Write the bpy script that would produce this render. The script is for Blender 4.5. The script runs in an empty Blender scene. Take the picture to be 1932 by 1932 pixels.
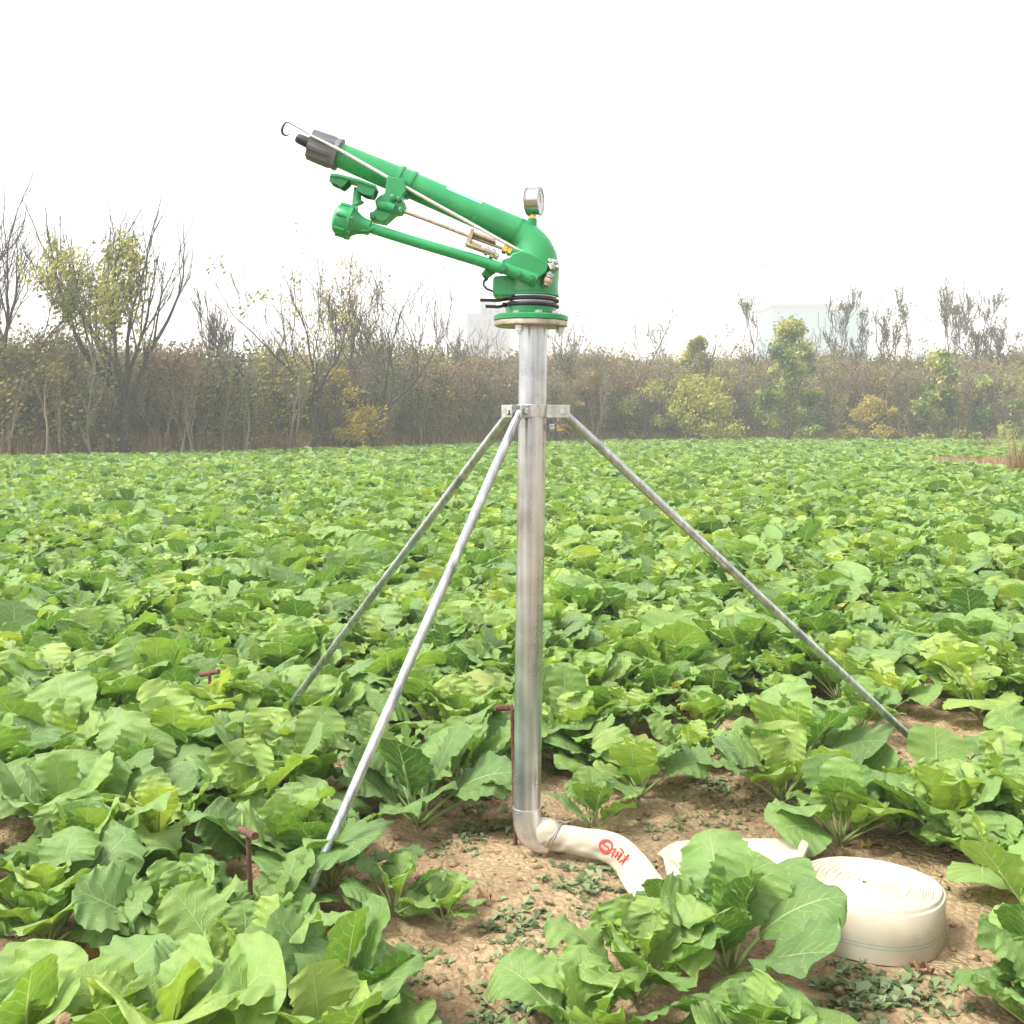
import bpy, math, random
from math import sin, cos, pi, radians, sqrt, atan2
from mathutils import Vector, Matrix, noise
V = Vector
scene = bpy.context.scene
COL = scene.collection
random.seed(7)

# ------------------------------------------------------------------ camera
H = 1.39
FPX = 2050.0
TH = math.atan(176.0 / FPX)
CT, ST = cos(TH), sin(TH)
cd = bpy.data.cameras.new('camera')
cam = bpy.data.objects.new('camera', cd)
COL.objects.link(cam)
cam.location = (0, 0, H)
cam.rotation_euler = (pi / 2 - TH, 0, 0)
cd.sensor_width = 36
cd.lens = 36 * FPX / 1932
cd.clip_end = 3000
cd.clip_start = 0.05
scene.camera = cam


def ray(px, py):
    x, u = (px - 966) / FPX, (966 - py) / FPX
    return V((x, CT + u * ST, -ST + u * CT))


def at(px, py, Y):                 # photograph point -> place at distance Y
    d = ray(px, py)
    return V((0, 0, H)) + d * (Y / d.y)


def ground(px, py, z=0.0):
    d = ray(px, py)
    return V((0, 0, H)) + d * ((z - H) / d.z)


def mpp(py, Y):
    return Y / ray(966, py).y / FPX


def project(p):
    q = p - V((0, 0, H))
    f = q.y * CT - q.z * ST
    if f <= 0.05:
        return None
    u = q.y * ST + q.z * CT
    return (966 + q.x / f * FPX, 966 - u / f * FPX)


D = ground(994, 1612).y

# ------------------------------------------------------------------ materials


def mat(name):
    m = bpy.data.materials.new(name)
    m.use_nodes = True
    nt = m.node_tree
    b = nt.nodes['Principled BSDF']
    return m, nt, nt.nodes, nt.links, b


def simple(name, col, rough=0.5, metal=0.0, var=0.0, scale=20, bump=0.0, spec=0.5, stretch=(1, 1, 1), rvar=0.0):
    m, nt, N, L, b = mat(name)
    b.inputs['Roughness'].default_value = rough
    b.inputs['Metallic'].default_value = metal
    b.inputs['Specular IOR Level'].default_value = spec
    b.inputs['Base Color'].default_value = (*col, 1)
    if var or bump or rvar:
        tc = N.new('ShaderNodeTexCoord')
        mp = N.new('ShaderNodeMapping')
        mp.inputs['Scale'].default_value = stretch
        nz = N.new('ShaderNodeTexNoise')
        nz.inputs['Scale'].default_value = scale
        nz.inputs['Detail'].default_value = 6
        L.new(tc.outputs['Object'], mp.inputs['Vector'])
        L.new(mp.outputs['Vector'], nz.inputs['Vector'])
        if var:
            cr = N.new('ShaderNodeValToRGB')
            cr.color_ramp.elements[0].position = 0.3
            cr.color_ramp.elements[1].position = 0.7
            cr.color_ramp.elements[0].color = (*[c * (1 - var) for c in col], 1)
            cr.color_ramp.elements[1].color = (*[min(1, c * (1 + var * 0.6)) for c in col], 1)
            L.new(nz.outputs['Fac'], cr.inputs['Fac'])
            L.new(cr.outputs['Color'], b.inputs['Base Color'])
        if rvar:
            mr = N.new('ShaderNodeMapRange')
            mr.inputs[3].default_value = max(0.05, rough - rvar)
            mr.inputs[4].default_value = rough + rvar
            L.new(nz.outputs['Fac'], mr.inputs[0])
            L.new(mr.outputs[0], b.inputs['Roughness'])
        if bump:
            bp = N.new('ShaderNodeBump')
            bp.inputs['Strength'].default_value = bump
            bp.inputs['Distance'].default_value = 0.002
            L.new(nz.outputs['Fac'], bp.inputs['Height'])
            L.new(bp.outputs['Normal'], b.inputs['Normal'])
    return m


M = {}
M['green'] = simple('green_paint', (0.024, 0.285, 0.090), 0.27, 0, 0.16, 9, 0.16, 0.5, rvar=0.1)
M['green_dark'] = simple('green_cast_paint', (0.017, 0.22, 0.070), 0.45, 0, 0.15, 30, 0.3, 0.5)
M['grey_plastic'] = simple('grey_plastic', (0.12, 0.125, 0.135), 0.45, 0, 0.15, 30, 0.1, 0.4)
M['black'] = simple('black_rubber', (0.012, 0.012, 0.015), 0.4)
M['zinc'] = simple('zinc_steel', (0.55, 0.56, 0.55), 0.34, 0.9, 0.3, 60, 0.2, rvar=0.12)
M['tan_steel'] = simple('yellow_passivated_steel', (0.46, 0.37, 0.26), 0.35, 0.85, 0.35, 70, 0.2, rvar=0.1)
M['brass'] = simple('brass', (0.72, 0.50, 0.13), 0.3, 0.9, 0.2, 50)
M['chrome'] = simple('chrome', (0.40, 0.40, 0.42), 0.14, 1.0)
M['alu'] = simple('aluminium_bar', (0.74, 0.74, 0.70), 0.38, 0.6, 0.12, 60)
M['dial'] = simple('gauge_dial', (0.55, 0.56, 0.58), 0.25, 0, 0.12, 120)
M['pvc'] = simple('bright_zinc_elbow', (0.70, 0.72, 0.74), 0.3, 0.8, 0.25, 18, 0.2, rvar=0.1)
M['rust'] = simple('rusty_iron', (0.13, 0.055, 0.033), 0.85, 0.1, 0.55, 90, 0.9)
M['flange_steel'] = simple('stained_flange_steel', (0.44, 0.37, 0.30), 0.5, 0.6, 0.45, 35, 0.4)
M['sticker'] = simple('pale_blue_sticker', (0.26, 0.47, 0.58), 0.4)
M['red_ink'] = simple('red_ink', (0.62, 0.035, 0.03), 0.6, 0, 0.25, 90)
M['bark'] = simple('tree_bark', (0.085, 0.068, 0.055), 0.9, 0, 0.4, 3, 0.5)
M['bark_dark'] = simple('dark_tree_bark', (0.05, 0.04, 0.036), 0.9, 0, 0.4, 3, 0.5)
M['twig'] = simple('thicket_twig', (0.27, 0.215, 0.165), 0.9, 0, 0.6, .35, 0)
M['teal_wall'] = simple('teal_cladding', (0.07, 0.20, 0.22), 0.7, 0, 0.08, 0.2)
M['grey_wall'] = simple('grey_concrete_wall', (0.11, 0.125, 0.145), 0.8, 0, 0.1, 0.1)
M['chimney'] = simple('red_brick_chimney', (0.27, 0.13, 0.10), 0.85, 0, 0.15, 0.3)
M['window'] = simple('dark_window_glass', (0.04, 0.06, 0.07), 0.2)
M['stalk'] = simple('pale_leaf_stalk', (0.32, 0.40, 0.14), 0.45, 0, 0.2, 25, 0.1)

# galvanised pipe: long drawn streaks, spangle
m, nt, N, L, b = mat('galvanised_pipe')
tc = N.new('ShaderNodeTexCoord')
mp = N.new('ShaderNodeMapping'); mp.inputs['Scale'].default_value = (60, 60, 1.2)
n1 = N.new('ShaderNodeTexNoise'); n1.inputs['Scale'].default_value = 1.0; n1.inputs['Detail'].default_value = 5
n2 = N.new('ShaderNodeTexNoise'); n2.inputs['Scale'].default_value = 9; n2.inputs['Detail'].default_value = 8
L.new(tc.outputs['Object'], mp.inputs[0]); L.new(mp.outputs[0], n1.inputs['Vector']); L.new(tc.outputs['Object'], n2.inputs['Vector'])
mx = N.new('ShaderNodeMix'); mx.data_type = 'FLOAT'; mx.inputs[0].default_value = 0.45
L.new(n1.outputs['Fac'], mx.inputs[2]); L.new(n2.outputs['Fac'], mx.inputs[3])
cr = N.new('ShaderNodeValToRGB')
cr.color_ramp.elements[0].position = 0.34; cr.color_ramp.elements[0].color = (0.27, 0.285, 0.30, 1)
cr.color_ramp.elements[1].position = 0.62; cr.color_ramp.elements[1].color = (0.66, 0.69, 0.72, 1)
L.new(mx.outputs[0], cr.inputs[0]); L.new(cr.outputs[0], b.inputs['Base Color'])
mr = N.new('ShaderNodeMapRange'); mr.inputs[3].default_value = 0.16; mr.inputs[4].default_value = 0.42
L.new(n2.outputs['Fac'], mr.inputs[0]); L.new(mr.outputs[0], b.inputs['Roughness'])
b.inputs['Metallic'].default_value = 0.85
bp = N.new('ShaderNodeBump'); bp.inputs['Strength'].default_value = 0.25; bp.inputs['Distance'].default_value = 0.001
L.new(n1.outputs['Fac'], bp.inputs['Height']); L.new(bp.outputs[0], b.inputs['Normal'])
M['pipe'] = m

# hose cloth: cream, woven, two teal lines at UV v
m, nt, N, L, b = mat('cream_hose_cloth')
uv = N.new('ShaderNodeUVMap'); uv.uv_map = 'UVMap'
sp = N.new('ShaderNodeSeparateXYZ'); L.new(uv.outputs[0], sp.inputs[0])


def band(c, w):
    a = N.new('ShaderNodeMath'); a.operation = 'SUBTRACT'; a.inputs[1].default_value = c; L.new(sp.outputs[1], a.inputs[0])
    d = N.new('ShaderNodeMath'); d.operation = 'ABSOLUTE'; L.new(a.outputs[0], d.inputs[0])
    e = N.new('ShaderNodeMath'); e.operation = 'LESS_THAN'; e.inputs[1].default_value = w; L.new(d.outputs[0], e.inputs[0])
    return e


b1, b2 = band(0.36, 0.008), band(0.435, 0.008)
ad = N.new('ShaderNodeMath'); ad.operation = 'ADD'; L.new(b1.outputs[0], ad.inputs[0]); L.new(b2.outputs[0], ad.inputs[1])
tc = N.new('ShaderNodeTexCoord')
nz = N.new('ShaderNodeTexNoise'); nz.inputs['Scale'].default_value = 7; nz.inputs['Detail'].default_value = 5; L.new(tc.outputs['Object'], nz.inputs['Vector'])
cr = N.new('ShaderNodeValToRGB')
cr.color_ramp.elements[0].position = 0.3; cr.color_ramp.elements[0].color = (0.42, 0.355, 0.25, 1)
cr.color_ramp.elements[1].position = 0.6; cr.color_ramp.elements[1].color = (0.52, 0.465, 0.355, 1)
L.new(nz.outputs[0], cr.inputs[0])
ds = N.new('ShaderNodeTexNoise'); ds.inputs['Scale'].default_value = 16; ds.inputs['Detail'].default_value = 9; ds.inputs['Roughness'].default_value = 0.7; L.new(tc.outputs['Object'], ds.inputs['Vector'])
dr = N.new('ShaderNodeMapRange'); dr.inputs[1].default_value = 0.56; dr.inputs[2].default_value = 0.74; dr.inputs[4].default_value = 0.55; L.new(ds.outputs[0], dr.inputs[0])
dm = N.new('ShaderNodeMix'); dm.data_type = 'RGBA'; L.new(dr.outputs[0], dm.inputs[0]); L.new(cr.outputs[0], dm.inputs[6]); dm.inputs[7].default_value = (0.30, 0.21, 0.13, 1)
mx = N.new('ShaderNodeMix'); mx.data_type = 'RGBA'; L.new(ad.outputs[0], mx.inputs[0]); L.new(dm.outputs[2], mx.inputs[6]); mx.inputs[7].default_value = (0.12, 0.34, 0.34, 1)
L.new(mx.outputs[2], b.inputs['Base Color']); b.inputs['Roughness'].default_value = 0.55
wv = N.new('ShaderNodeTexNoise'); wv.inputs['Scale'].default_value = 260; L.new(tc.outputs['Object'], wv.inputs['Vector'])
bp = N.new('ShaderNodeBump'); bp.inputs['Strength'].default_value = 0.25; bp.inputs['Distance'].default_value = 0.0015
L.new(wv.outputs[0], bp.inputs['Height']); L.new(bp.outputs[0], b.inputs['Normal'])
M['hose'] = m

# broad leaf: midrib and side veins drawn from the blade's own UV
m, nt, N, L, b = mat('brassica_leaf')


def mth(op, a, bb=None, clamp=False):
    n = N.new('ShaderNodeMath'); n.operation = op; n.use_clamp = clamp
    for i, x in enumerate((a, bb)):
        if x is None:
            continue
        if isinstance(x, (int, float)):
            n.inputs[i].default_value = x
        else:
            L.new(x, n.inputs[i])
    return n.outputs[0]


def attr(name):
    a = N.new('ShaderNodeAttribute'); a.attribute_name = name
    return a.outputs['Fac']


uv = N.new('ShaderNodeUVMap'); uv.uv_map = 'UVMap'
sp = N.new('ShaderNodeSeparateXYZ'); L.new(uv.outputs[0], sp.inputs[0])
tint, age, seed = attr('tint'), attr('age'), attr('seed')
cmb = N.new('ShaderNodeCombineXYZ')
L.new(sp.outputs[0], cmb.inputs[0]); L.new(sp.outputs[1], cmb.inputs[1]); L.new(mth('MULTIPLY', seed, 37.0), cmb.inputs[2])
nz = N.new('ShaderNodeTexNoise'); nz.inputs['Scale'].default_value = 5; nz.inputs['Detail'].default_value = 4; L.new(cmb.outputs[0], nz.inputs['Vector'])
nf = N.new('ShaderNodeTexNoise'); nf.inputs['Scale'].default_value = 16; nf.inputs['Detail'].default_value = 5; L.new(cmb.outputs[0], nf.inputs['Vector'])
a = mth('MULTIPLY', mth('ABSOLUTE', mth('SUBTRACT', sp.outputs[0], 0.5)), 2.0)
v = sp.outputs[1]
midw = mth('ADD', mth('MULTIPLY', mth('SUBTRACT', 1.0, v), 0.062), 0.006)
mid = mth('SUBTRACT', 1.0, mth('DIVIDE', a, midw), True)
mid = mth('MULTIPLY', mid, 1.8, True)
ph = mth('ADD', mth('MULTIPLY', v, 7.0), mth('MULTIPLY', a, -2.6))
ph = mth('ADD', ph, mth('MULTIPLY', mth('SUBTRACT', nz.outputs[0], 0.5), 1.3))
side_u = mth('GREATER_THAN', sp.outputs[0], 0.5)
ph = mth('ADD', ph, mth('MULTIPLY', side_u, 0.45))
fr = mth('ABSOLUTE', mth('SUBTRACT', mth('FRACT', ph), 0.5))           # 0 at vein
sw = mth('ADD', mth('MULTIPLY', mth('SUBTRACT', 1.0, a), 0.085), 0.018)
side = mth('SUBTRACT', 1.0, mth('DIVIDE', fr, sw), True)
side = mth('MULTIPLY', side, 0.62)
vein = mth('MAXIMUM', mid, side)
oi = N.new('ShaderNodeObjectInfo')
tt = mth('ADD', mth('MULTIPLY', tint, 0.62), mth('MULTIPLY', oi.outputs['Random'], 0.38))
tt = mth('ADD', tt, mth('MULTIPLY', mth('SUBTRACT', nz.outputs[0], 0.5), 0.42))
tt = mth('ADD', tt, mth('MULTIPLY', mth('SUBTRACT', nf.outputs[0], 0.5), 0.25), True)
cr = N.new('ShaderNodeValToRGB'); e = cr.color_ramp.elements
e[0].position = 0.0; e[0].color = (0.045, 0.112, 0.022, 1)
e[1].position = 1.0; e[1].color = (0.45, 0.52, 0.085, 1)
q = e.new(0.35); q.color = (0.118, 0.230, 0.040, 1)
q = e.new(0.65); q.color = (0.235, 0.360, 0.060, 1)
L.new(tt, cr.inputs[0])
yl = N.new('ShaderNodeMix'); yl.data_type = 'RGBA'
L.new(age, yl.inputs[0]); L.new(cr.outputs[0], yl.inputs[6]); yl.inputs[7].default_value = (0.40, 0.32, 0.04, 1)
spt = mth('MULTIPLY', mth('SUBTRACT', mth('ADD', nf.outputs[0], mth('MULTIPLY', a, 0.10)), 0.70), 14.0, True)
spt = mth('MULTIPLY', spt, 0.7)
sm_ = N.new('ShaderNodeMix'); sm_.data_type = 'RGBA'
L.new(spt, sm_.inputs[0]); L.new(yl.outputs[2], sm_.inputs[6]); sm_.inputs[7].default_value = (0.40, 0.33, 0.12, 1)
vm = N.new('ShaderNodeMix'); vm.data_type = 'RGBA'
L.new(mth('MULTIPLY', vein, 0.85), vm.inputs[0]); L.new(sm_.outputs[2], vm.inputs[6]); vm.inputs[7].default_value = (0.50, 0.57, 0.26, 1)
# backs of the blades are paler and more matte
geo = N.new('ShaderNodeNewGeometry')
bk = N.new('ShaderNodeMix'); bk.data_type = 'RGBA'
L.new(mth('MULTIPLY', geo.outputs['Backfacing'], 0.45), bk.inputs[0]); L.new(vm.outputs[2], bk.inputs[6]); bk.inputs[7].default_value = (0.20, 0.295, 0.115, 1)
L.new(bk.outputs[2], b.inputs['Base Color'])
b.inputs['Roughness'].default_value = 0.5
b.inputs['Specular IOR Level'].default_value = 0.3
mr = N.new('ShaderNodeMapRange'); mr.inputs[3].default_value = 0.38; mr.inputs[4].default_value = 0.62
L.new(nf.outputs[0], mr.inputs[0]); L.new(mr.outputs[0], b.inputs['Roughness'])
hgt = mth('ADD', mth('MULTIPLY', vein, -0.9), mth('MULTIPLY', nf.outputs[0], 0.9))
bp = N.new('ShaderNodeBump'); bp.inputs['Strength'].default_value = 0.55; bp.inputs['Distance'].default_value = 0.004
L.new(hgt, bp.inputs['Height']); L.new(bp.outputs[0], b.inputs['Normal'])
tr = N.new('ShaderNodeBsdfTranslucent')
tcx = N.new('ShaderNodeMix'); tcx.data_type = 'RGBA'; tcx.blend_type = 'MULTIPLY'; tcx.inputs[0].default_value = 1
L.new(bk.outputs[2], tcx.inputs[6]); tcx.inputs[7].default_value = (1.35, 1.45, 0.85, 1)
L.new(tcx.outputs[2], tr.inputs['Color'])
ms = N.new('ShaderNodeMixShader'); ms.inputs[0].default_value = 0.30
L.new(b.outputs[0], ms.inputs[1]); L.new(tr.outputs[0], ms.inputs[2])
L.new(ms.outputs[0], N['Material Output'].inputs[0])
M['leaf'] = m


def leafy(name, c0, c1, c2, scale=0.6):
    m, nt, N, L, b = mat(name)
    a = N.new('ShaderNodeAttribute'); a.attribute_name = 'tint'
    cr = N.new('ShaderNodeValToRGB'); e = cr.color_ramp.elements
    e[0].color = (*c0, 1); e[1].color = (*c2, 1); e.new(0.5).color = (*c1, 1)
    L.new(a.outputs['Fac'], cr.inputs[0]); L.new(cr.outputs[0], b.inputs['Base Color'])
    b.inputs['Roughness'].default_value = 0.6
    b.inputs['Specular IOR Level'].default_value = 0.3
    tr = N.new('ShaderNodeBsdfTranslucent'); L.new(cr.outputs[0], tr.inputs[0])
    ms = N.new('ShaderNodeMixShader'); ms.inputs[0].default_value = 0.3
    L.new(b.outputs[0], ms.inputs[1]); L.new(tr.outputs[0], ms.inputs[2]); L.new(ms.outputs[0], N['Material Output'].inputs[0])
    return m


M['willow'] = leafy('yellow_green_tree_leaf', (0.13, 0.15, 0.025), (0.31, 0.32, 0.045), (0.50, 0.46, 0.08))
M['yellow_leaf'] = leafy('yellow_tree_leaf', (0.20, 0.15, 0.03), (0.36, 0.28, 0.04), (0.50, 0.40, 0.07))
M['vine'] = leafy('green_vine_leaf', (0.06, 0.12, 0.03), (0.20, 0.26, 0.055), (0.50, 0.48, 0.14))
M['olive'] = leafy('olive_thicket_leaf', (0.07, 0.065, 0.018), (0.20, 0.185, 0.05), (0.38, 0.33, 0.09))
M['greygreen'] = leafy('grey_green_thicket_leaf', (0.06, 0.075, 0.035), (0.16, 0.175, 0.085), (0.29, 0.29, 0.14))
M['brownleaf'] = leafy('dry_brown_thicket_leaf', (0.06, 0.036, 0.018), (0.20, 0.125, 0.06), (0.36, 0.24, 0.11))
M['dry_grass'] = leafy('dry_grass_blade', (0.20, 0.115, 0.05), (0.34, 0.22, 0.11), (0.50, 0.37, 0.20))
M['weed'] = leafy('grey_green_weed_leaf', (0.09, 0.13, 0.05), (0.19, 0.25, 0.10), (0.32, 0.38, 0.20))
M['dead_leaf'] = leafy('dead_leaf', (0.22, 0.12, 0.06), (0.42, 0.24, 0.12), (0.60, 0.42, 0.10))

# soil
m, nt, N, L, b = mat('sandy_soil')
tc = N.new('ShaderNodeTexCoord')


def nzn(s, d=8, r=0.6):
    n = N.new('ShaderNodeTexNoise'); n.inputs['Scale'].default_value = s; n.inputs['Detail'].default_value = d
    n.inputs['Roughness'].default_value = r
    L.new(tc.outputs['Object'], n.inputs['Vector']); return n.outputs[0]


nA, nB, nC = nzn(2.3), nzn(14), nzn(75, 4)
f = mth('ADD', mth('MULTIPLY', nA, 0.5), mth('ADD', mth('MULTIPLY', nB, 0.35), mth('MULTIPLY', nC, 0.15)))
cr = N.new('ShaderNodeValToRGB'); e = cr.color_ramp.elements
e[0].position = 0.36; e[0].color = (0.17, 0.112, 0.062, 1)
e[1].position = 0.64; e[1].color = (0.47, 0.352, 0.205, 1)
e.new(0.50).color = (0.335, 0.238, 0.135, 1)
L.new(f, cr.inputs[0])
vo = N.new('ShaderNodeTexVoronoi'); vo.inputs['Scale'].default_value = 34; vo.feature = 'DISTANCE_TO_EDGE'
L.new(tc.outputs['Object'], vo.inputs['Vector'])
crack = mth('MULTIPLY', mth('SUBTRACT', 1.0, mth('MULTIPLY', vo.outputs[0], 9.0), True), mth('MULTIPLY', nB, 0.5))
dk = N.new('ShaderNodeMix'); dk.data_type = 'RGBA'; L.new(crack, dk.inputs[0]); L.new(cr.outputs[0], dk.inputs[6]); dk.inputs[7].default_value = (0.10, 0.055, 0.035, 1)
L.new(dk.outputs[2], b.inputs['Base Color']); b.inputs['Roughness'].default_value = 0.95
b.inputs['Specular IOR Level'].default_value = 0.15
hh = mth('ADD', mth('MULTIPLY', nB, 1.0), mth('ADD', mth('MULTIPLY', nC, 0.45), mth('MULTIPLY', vo.outputs[0], 1.2)))
bp = N.new('ShaderNodeBump'); bp.inputs['Strength'].default_value = 0.9; bp.inputs['Distance'].default_value = 0.018
L.new(hh, bp.inputs['Height']); L.new(bp.outputs[0], b.inputs['Normal'])
M['soil'] = m

# ------------------------------------------------------------------ mesh helpers


class MB:
    def __init__(s):
        s.v = []; s.f = []; s.mi = []; s.uv = []; s.at = {}; s.sm = []

    def add(s, vs, fs, mi=0, smooth=True, uvs=None, **att):
        o = len(s.v)
        s.v += [tuple(p) for p in vs]
        for f in fs:
            s.f.append(tuple(i + o for i in f)); s.mi.append(mi); s.sm.append(smooth)
        if uvs is not None:
            s.uv += uvs
        else:
            s.uv += [(0, 0)] * len(vs)
        for k, val in att.items():
            a = s.at.setdefault(k, [])
            a += [0.0] * (o - len(a))
            a += ([val] * len(vs) if isinstance(val, (int, float)) else list(val))

    def tube(s, pts, r, n=16, caps=True, closed=False, mi=0, flat=None, ov=None, smooth=True, **att):
        pts = [V(p) for p in pts]
        if isinstance(r, (int, float)):
            r = [r] * len(pts)
        k = len(pts)
        tang = []
        for i in range(k):
            if closed:
                t = pts[(i + 1) % k] - pts[i - 1]
            else:
                t = pts[min(i + 1, k - 1)] - pts[max(i - 1, 0)]
            tang.append(t.normalized() if t.length > 1e-9 else V((0, 0, 1)))
        ref = V((0, 0, 1)) if abs(tang[0].z) < 0.9 else V((0, 1, 0))
        u = (ref - tang[0] * ref.dot(tang[0])).normalized()
        vs, fs = [], []
        for i in range(k):
            t = tang[i]
            u = (u - t * u.dot(t)).normalized()
            w = t.cross(u)
            for j in range(n):
                a = 2 * pi * j / n
                ru = r[i]; rw = r[i]
                if flat: ru *= flat
                vs.append(pts[i] + u * (cos(a) * ru) + w * (sin(a) * rw))
        rng = k if closed else k - 1
        for i in range(rng):
            i2 = (i + 1) % k
            for j in range(n):
                j2 = (j + 1) % n
                fs.append((i * n + j, i * n + j2, i2 * n + j2, i2 * n + j))
        s.add(vs, fs, mi, smooth, **att)
        if caps and not closed:
            o = len(s.v) - len(vs)
            s.f.append(tuple(o + j for j in reversed(range(n)))); s.mi.append(mi); s.sm.append(False)
            s.f.append(tuple(o + (k - 1) * n + j for j in range(n))); s.mi.append(mi); s.sm.append(False)
        return s

    def lathe(s, p0, axis, prof, n=32, mi=0, rib=None):
        axis = V(axis).normalized()
        ref = V((0, 0, 1)) if abs(axis.z) < 0.9 else V((1, 0, 0))
        u = (ref - axis * ref.dot(axis)).normalized(); w = axis.cross(u)
        vs, fs = [], []
        for (t, r) in prof:
            for j in range(n):
                a = 2 * pi * j / n
                rr = r * (1 + (rib(a, t) if rib else 0))
                vs.append(V(p0) + axis * t + u * (cos(a) * rr) + w * (sin(a) * rr))
        k = len(prof)
        for i in range(k - 1):
            for j in range(n):
                j2 = (j + 1) % n
                fs.append((i * n + j, i * n + j2, (i + 1) * n + j2, (i + 1) * n + j))
        fs.append(tuple(reversed(range(n)))); fs.append(tuple((k - 1) * n + j for j in range(n)))
        s.add(vs, fs, mi, True)
        return s

    def prism(s, poly, ya, yb, mi=0):          # front outline given in the upright plane, real depth ya..yb
        n = len(poly)
        a = [V((p.x, ya, p.z)) for p in poly]; c = [V((p.x, yb, p.z)) for p in poly]
        fs = [tuple(range(n)), tuple(reversed(range(n, 2 * n)))]
        for i in range(n):
            j = (i + 1) % n
            fs.append((i, i + n, j + n, j))
        s.add(a + c, fs, mi, False)
        return s

    def box(s, c, size, rot=None, mi=0):
        R = rot.to_matrix() if hasattr(rot, 'to_matrix') else (rot or Matrix.Identity(3))
        vs = []
        for x in (-.5, .5):
            for y in (-.5, .5):
                for z in (-.5, .5):
                    vs.append(V(c) + R @ V((x * size[0], y * size[1], z * size[2])))
        s.add(vs, [(0, 1, 3, 2), (4, 6, 7, 5), (0, 4, 5, 1), (2, 3, 7, 6), (0, 2, 6, 4), (1, 5, 7, 3)], mi, False)
        return s

    def build(s, name, mats, parent=None, bevel=0.0, loc=None, recalc=False):
        me = bpy.data.meshes.new(name)
        off = V(loc) if loc is not None else V((0, 0, 0))
        vs = [tuple(V(p) - off) for p in s.v] if loc is not None else s.v
        me.from_pydata(vs, [], s.f)
        if not isinstance(mats, (list, tuple)):
            mats = [mats]
        for mm in mats:
            me.materials.append(mm)
        me.polygons.foreach_set('material_index', s.mi)
        me.polygons.foreach_set('use_smooth', s.sm)
        if s.uv:
            ul = me.uv_layers.new(name='UVMap')
            li = [0] * len(me.loops); me.loops.foreach_get('vertex_index', li)
            flat = []
            for i in li:
                flat += s.uv[i]
            ul.data.foreach_set('uv', flat)
        for k, a in s.at.items():
            a += [0.0] * (len(s.v) - len(a))
            at_ = me.attributes.new(k, 'FLOAT', 'POINT'); at_.data.foreach_set('value', a)
        if recalc:
            import bmesh
            bm = bmesh.new(); bm.from_mesh(me); bmesh.ops.recalc_face_normals(bm, faces=bm.faces); bm.to_mesh(me); bm.free()
        me.update()
        o = bpy.data.objects.new(name, me); COL.objects.link(o)
        if loc is not None:
            o.location = off
        if parent:
            o.parent = parent
        if bevel:
            bv = o.modifiers.new('bevel', 'BEVEL'); bv.width = bevel; bv.segments = 2; bv.limit_method = 'ANGLE'
            bv.angle_limit = radians(35)
        return o


def tag(o, label=None, cat=None, group=None, kind=None):
    if label: o['label'] = label
    if cat: o['category'] = cat
    if group: o['group'] = group
    if kind: o['kind'] = kind
    return o


def thing(name, label, cat, loc=(0, 0, 0), group=None):
    o = bpy.data.objects.new(name, None); COL.objects.link(o); o.location = loc
    o.empty_display_size = 0.1
    return tag(o, label, cat, group)


def part(mb, name, mats, root, bevel=0.0, label=None, recalc=False):
    """mesh given in world coordinates, parented to a thing that may stand elsewhere"""
    o = mb.build(name, mats, None, bevel, recalc=recalc)
    if name not in ('loose_length', 'coil'):
        o.data.set_sharp_from_angle(angle=radians(38))
    if root is not None:
        o.parent = root
        base = V((0, 0, 0)); r = root
        while r:
            base += r.location; r = r.parent
        o.location = -base
    if label: o['label'] = label
    return o


# ------------------------------------------------------------------ ground
def soil_h(x, y):
    h = 0.030 * noise.noise(V((x * 0.9, y * 0.9, 3)))
    if y < 9 and abs(x) < 5:
        h += 0.022 * noise.noise(V((x * 5, y * 5, 1))) + 0.016 * noise.noise(V((x * 14, y * 14, 5))) + 0.009 * noise.noise(V((x * 40, y * 40, 9)))
    d = sqrt((x - 0.25) ** 2 + (y - 3.25) ** 2)
    d2 = sqrt((x - 1.0) ** 2 + (y - 2.9) ** 2)
    k = min(1, max(0.15, min(d, d2) / 0.7))
    return h * k


gm = MB()


def axis(lo, hi, fine_lo, fine_hi, step):
    a = []; x = fine_lo
    while x < fine_hi:
        a.append(x); x += step
    g = step
    while x < hi:
        a.append(x); g *= 1.22; x += g
    a.append(hi)
    x = fine_lo; g = step
    while x > lo:
        g *= 1.22; x -= g; a.append(max(x, lo))
    return sorted(set(a))


XS = axis(-690, 690, -2.1, 2.3, 0.0125); YS = axis(-40, 985, 2.0, 5.2, 0.0125)
vs = [(x, y, soil_h(x, y)) for y in YS for x in XS]
nx = len(XS)
fs = [(j * nx + i, j * nx + i + 1, (j + 1) * nx + i + 1, (j + 1) * nx + i) for j in range(len(YS) - 1) for i in range(nx - 1)]
gm.add(vs, fs)
tag(gm.build('ground', M['soil']), kind='structure')

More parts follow.
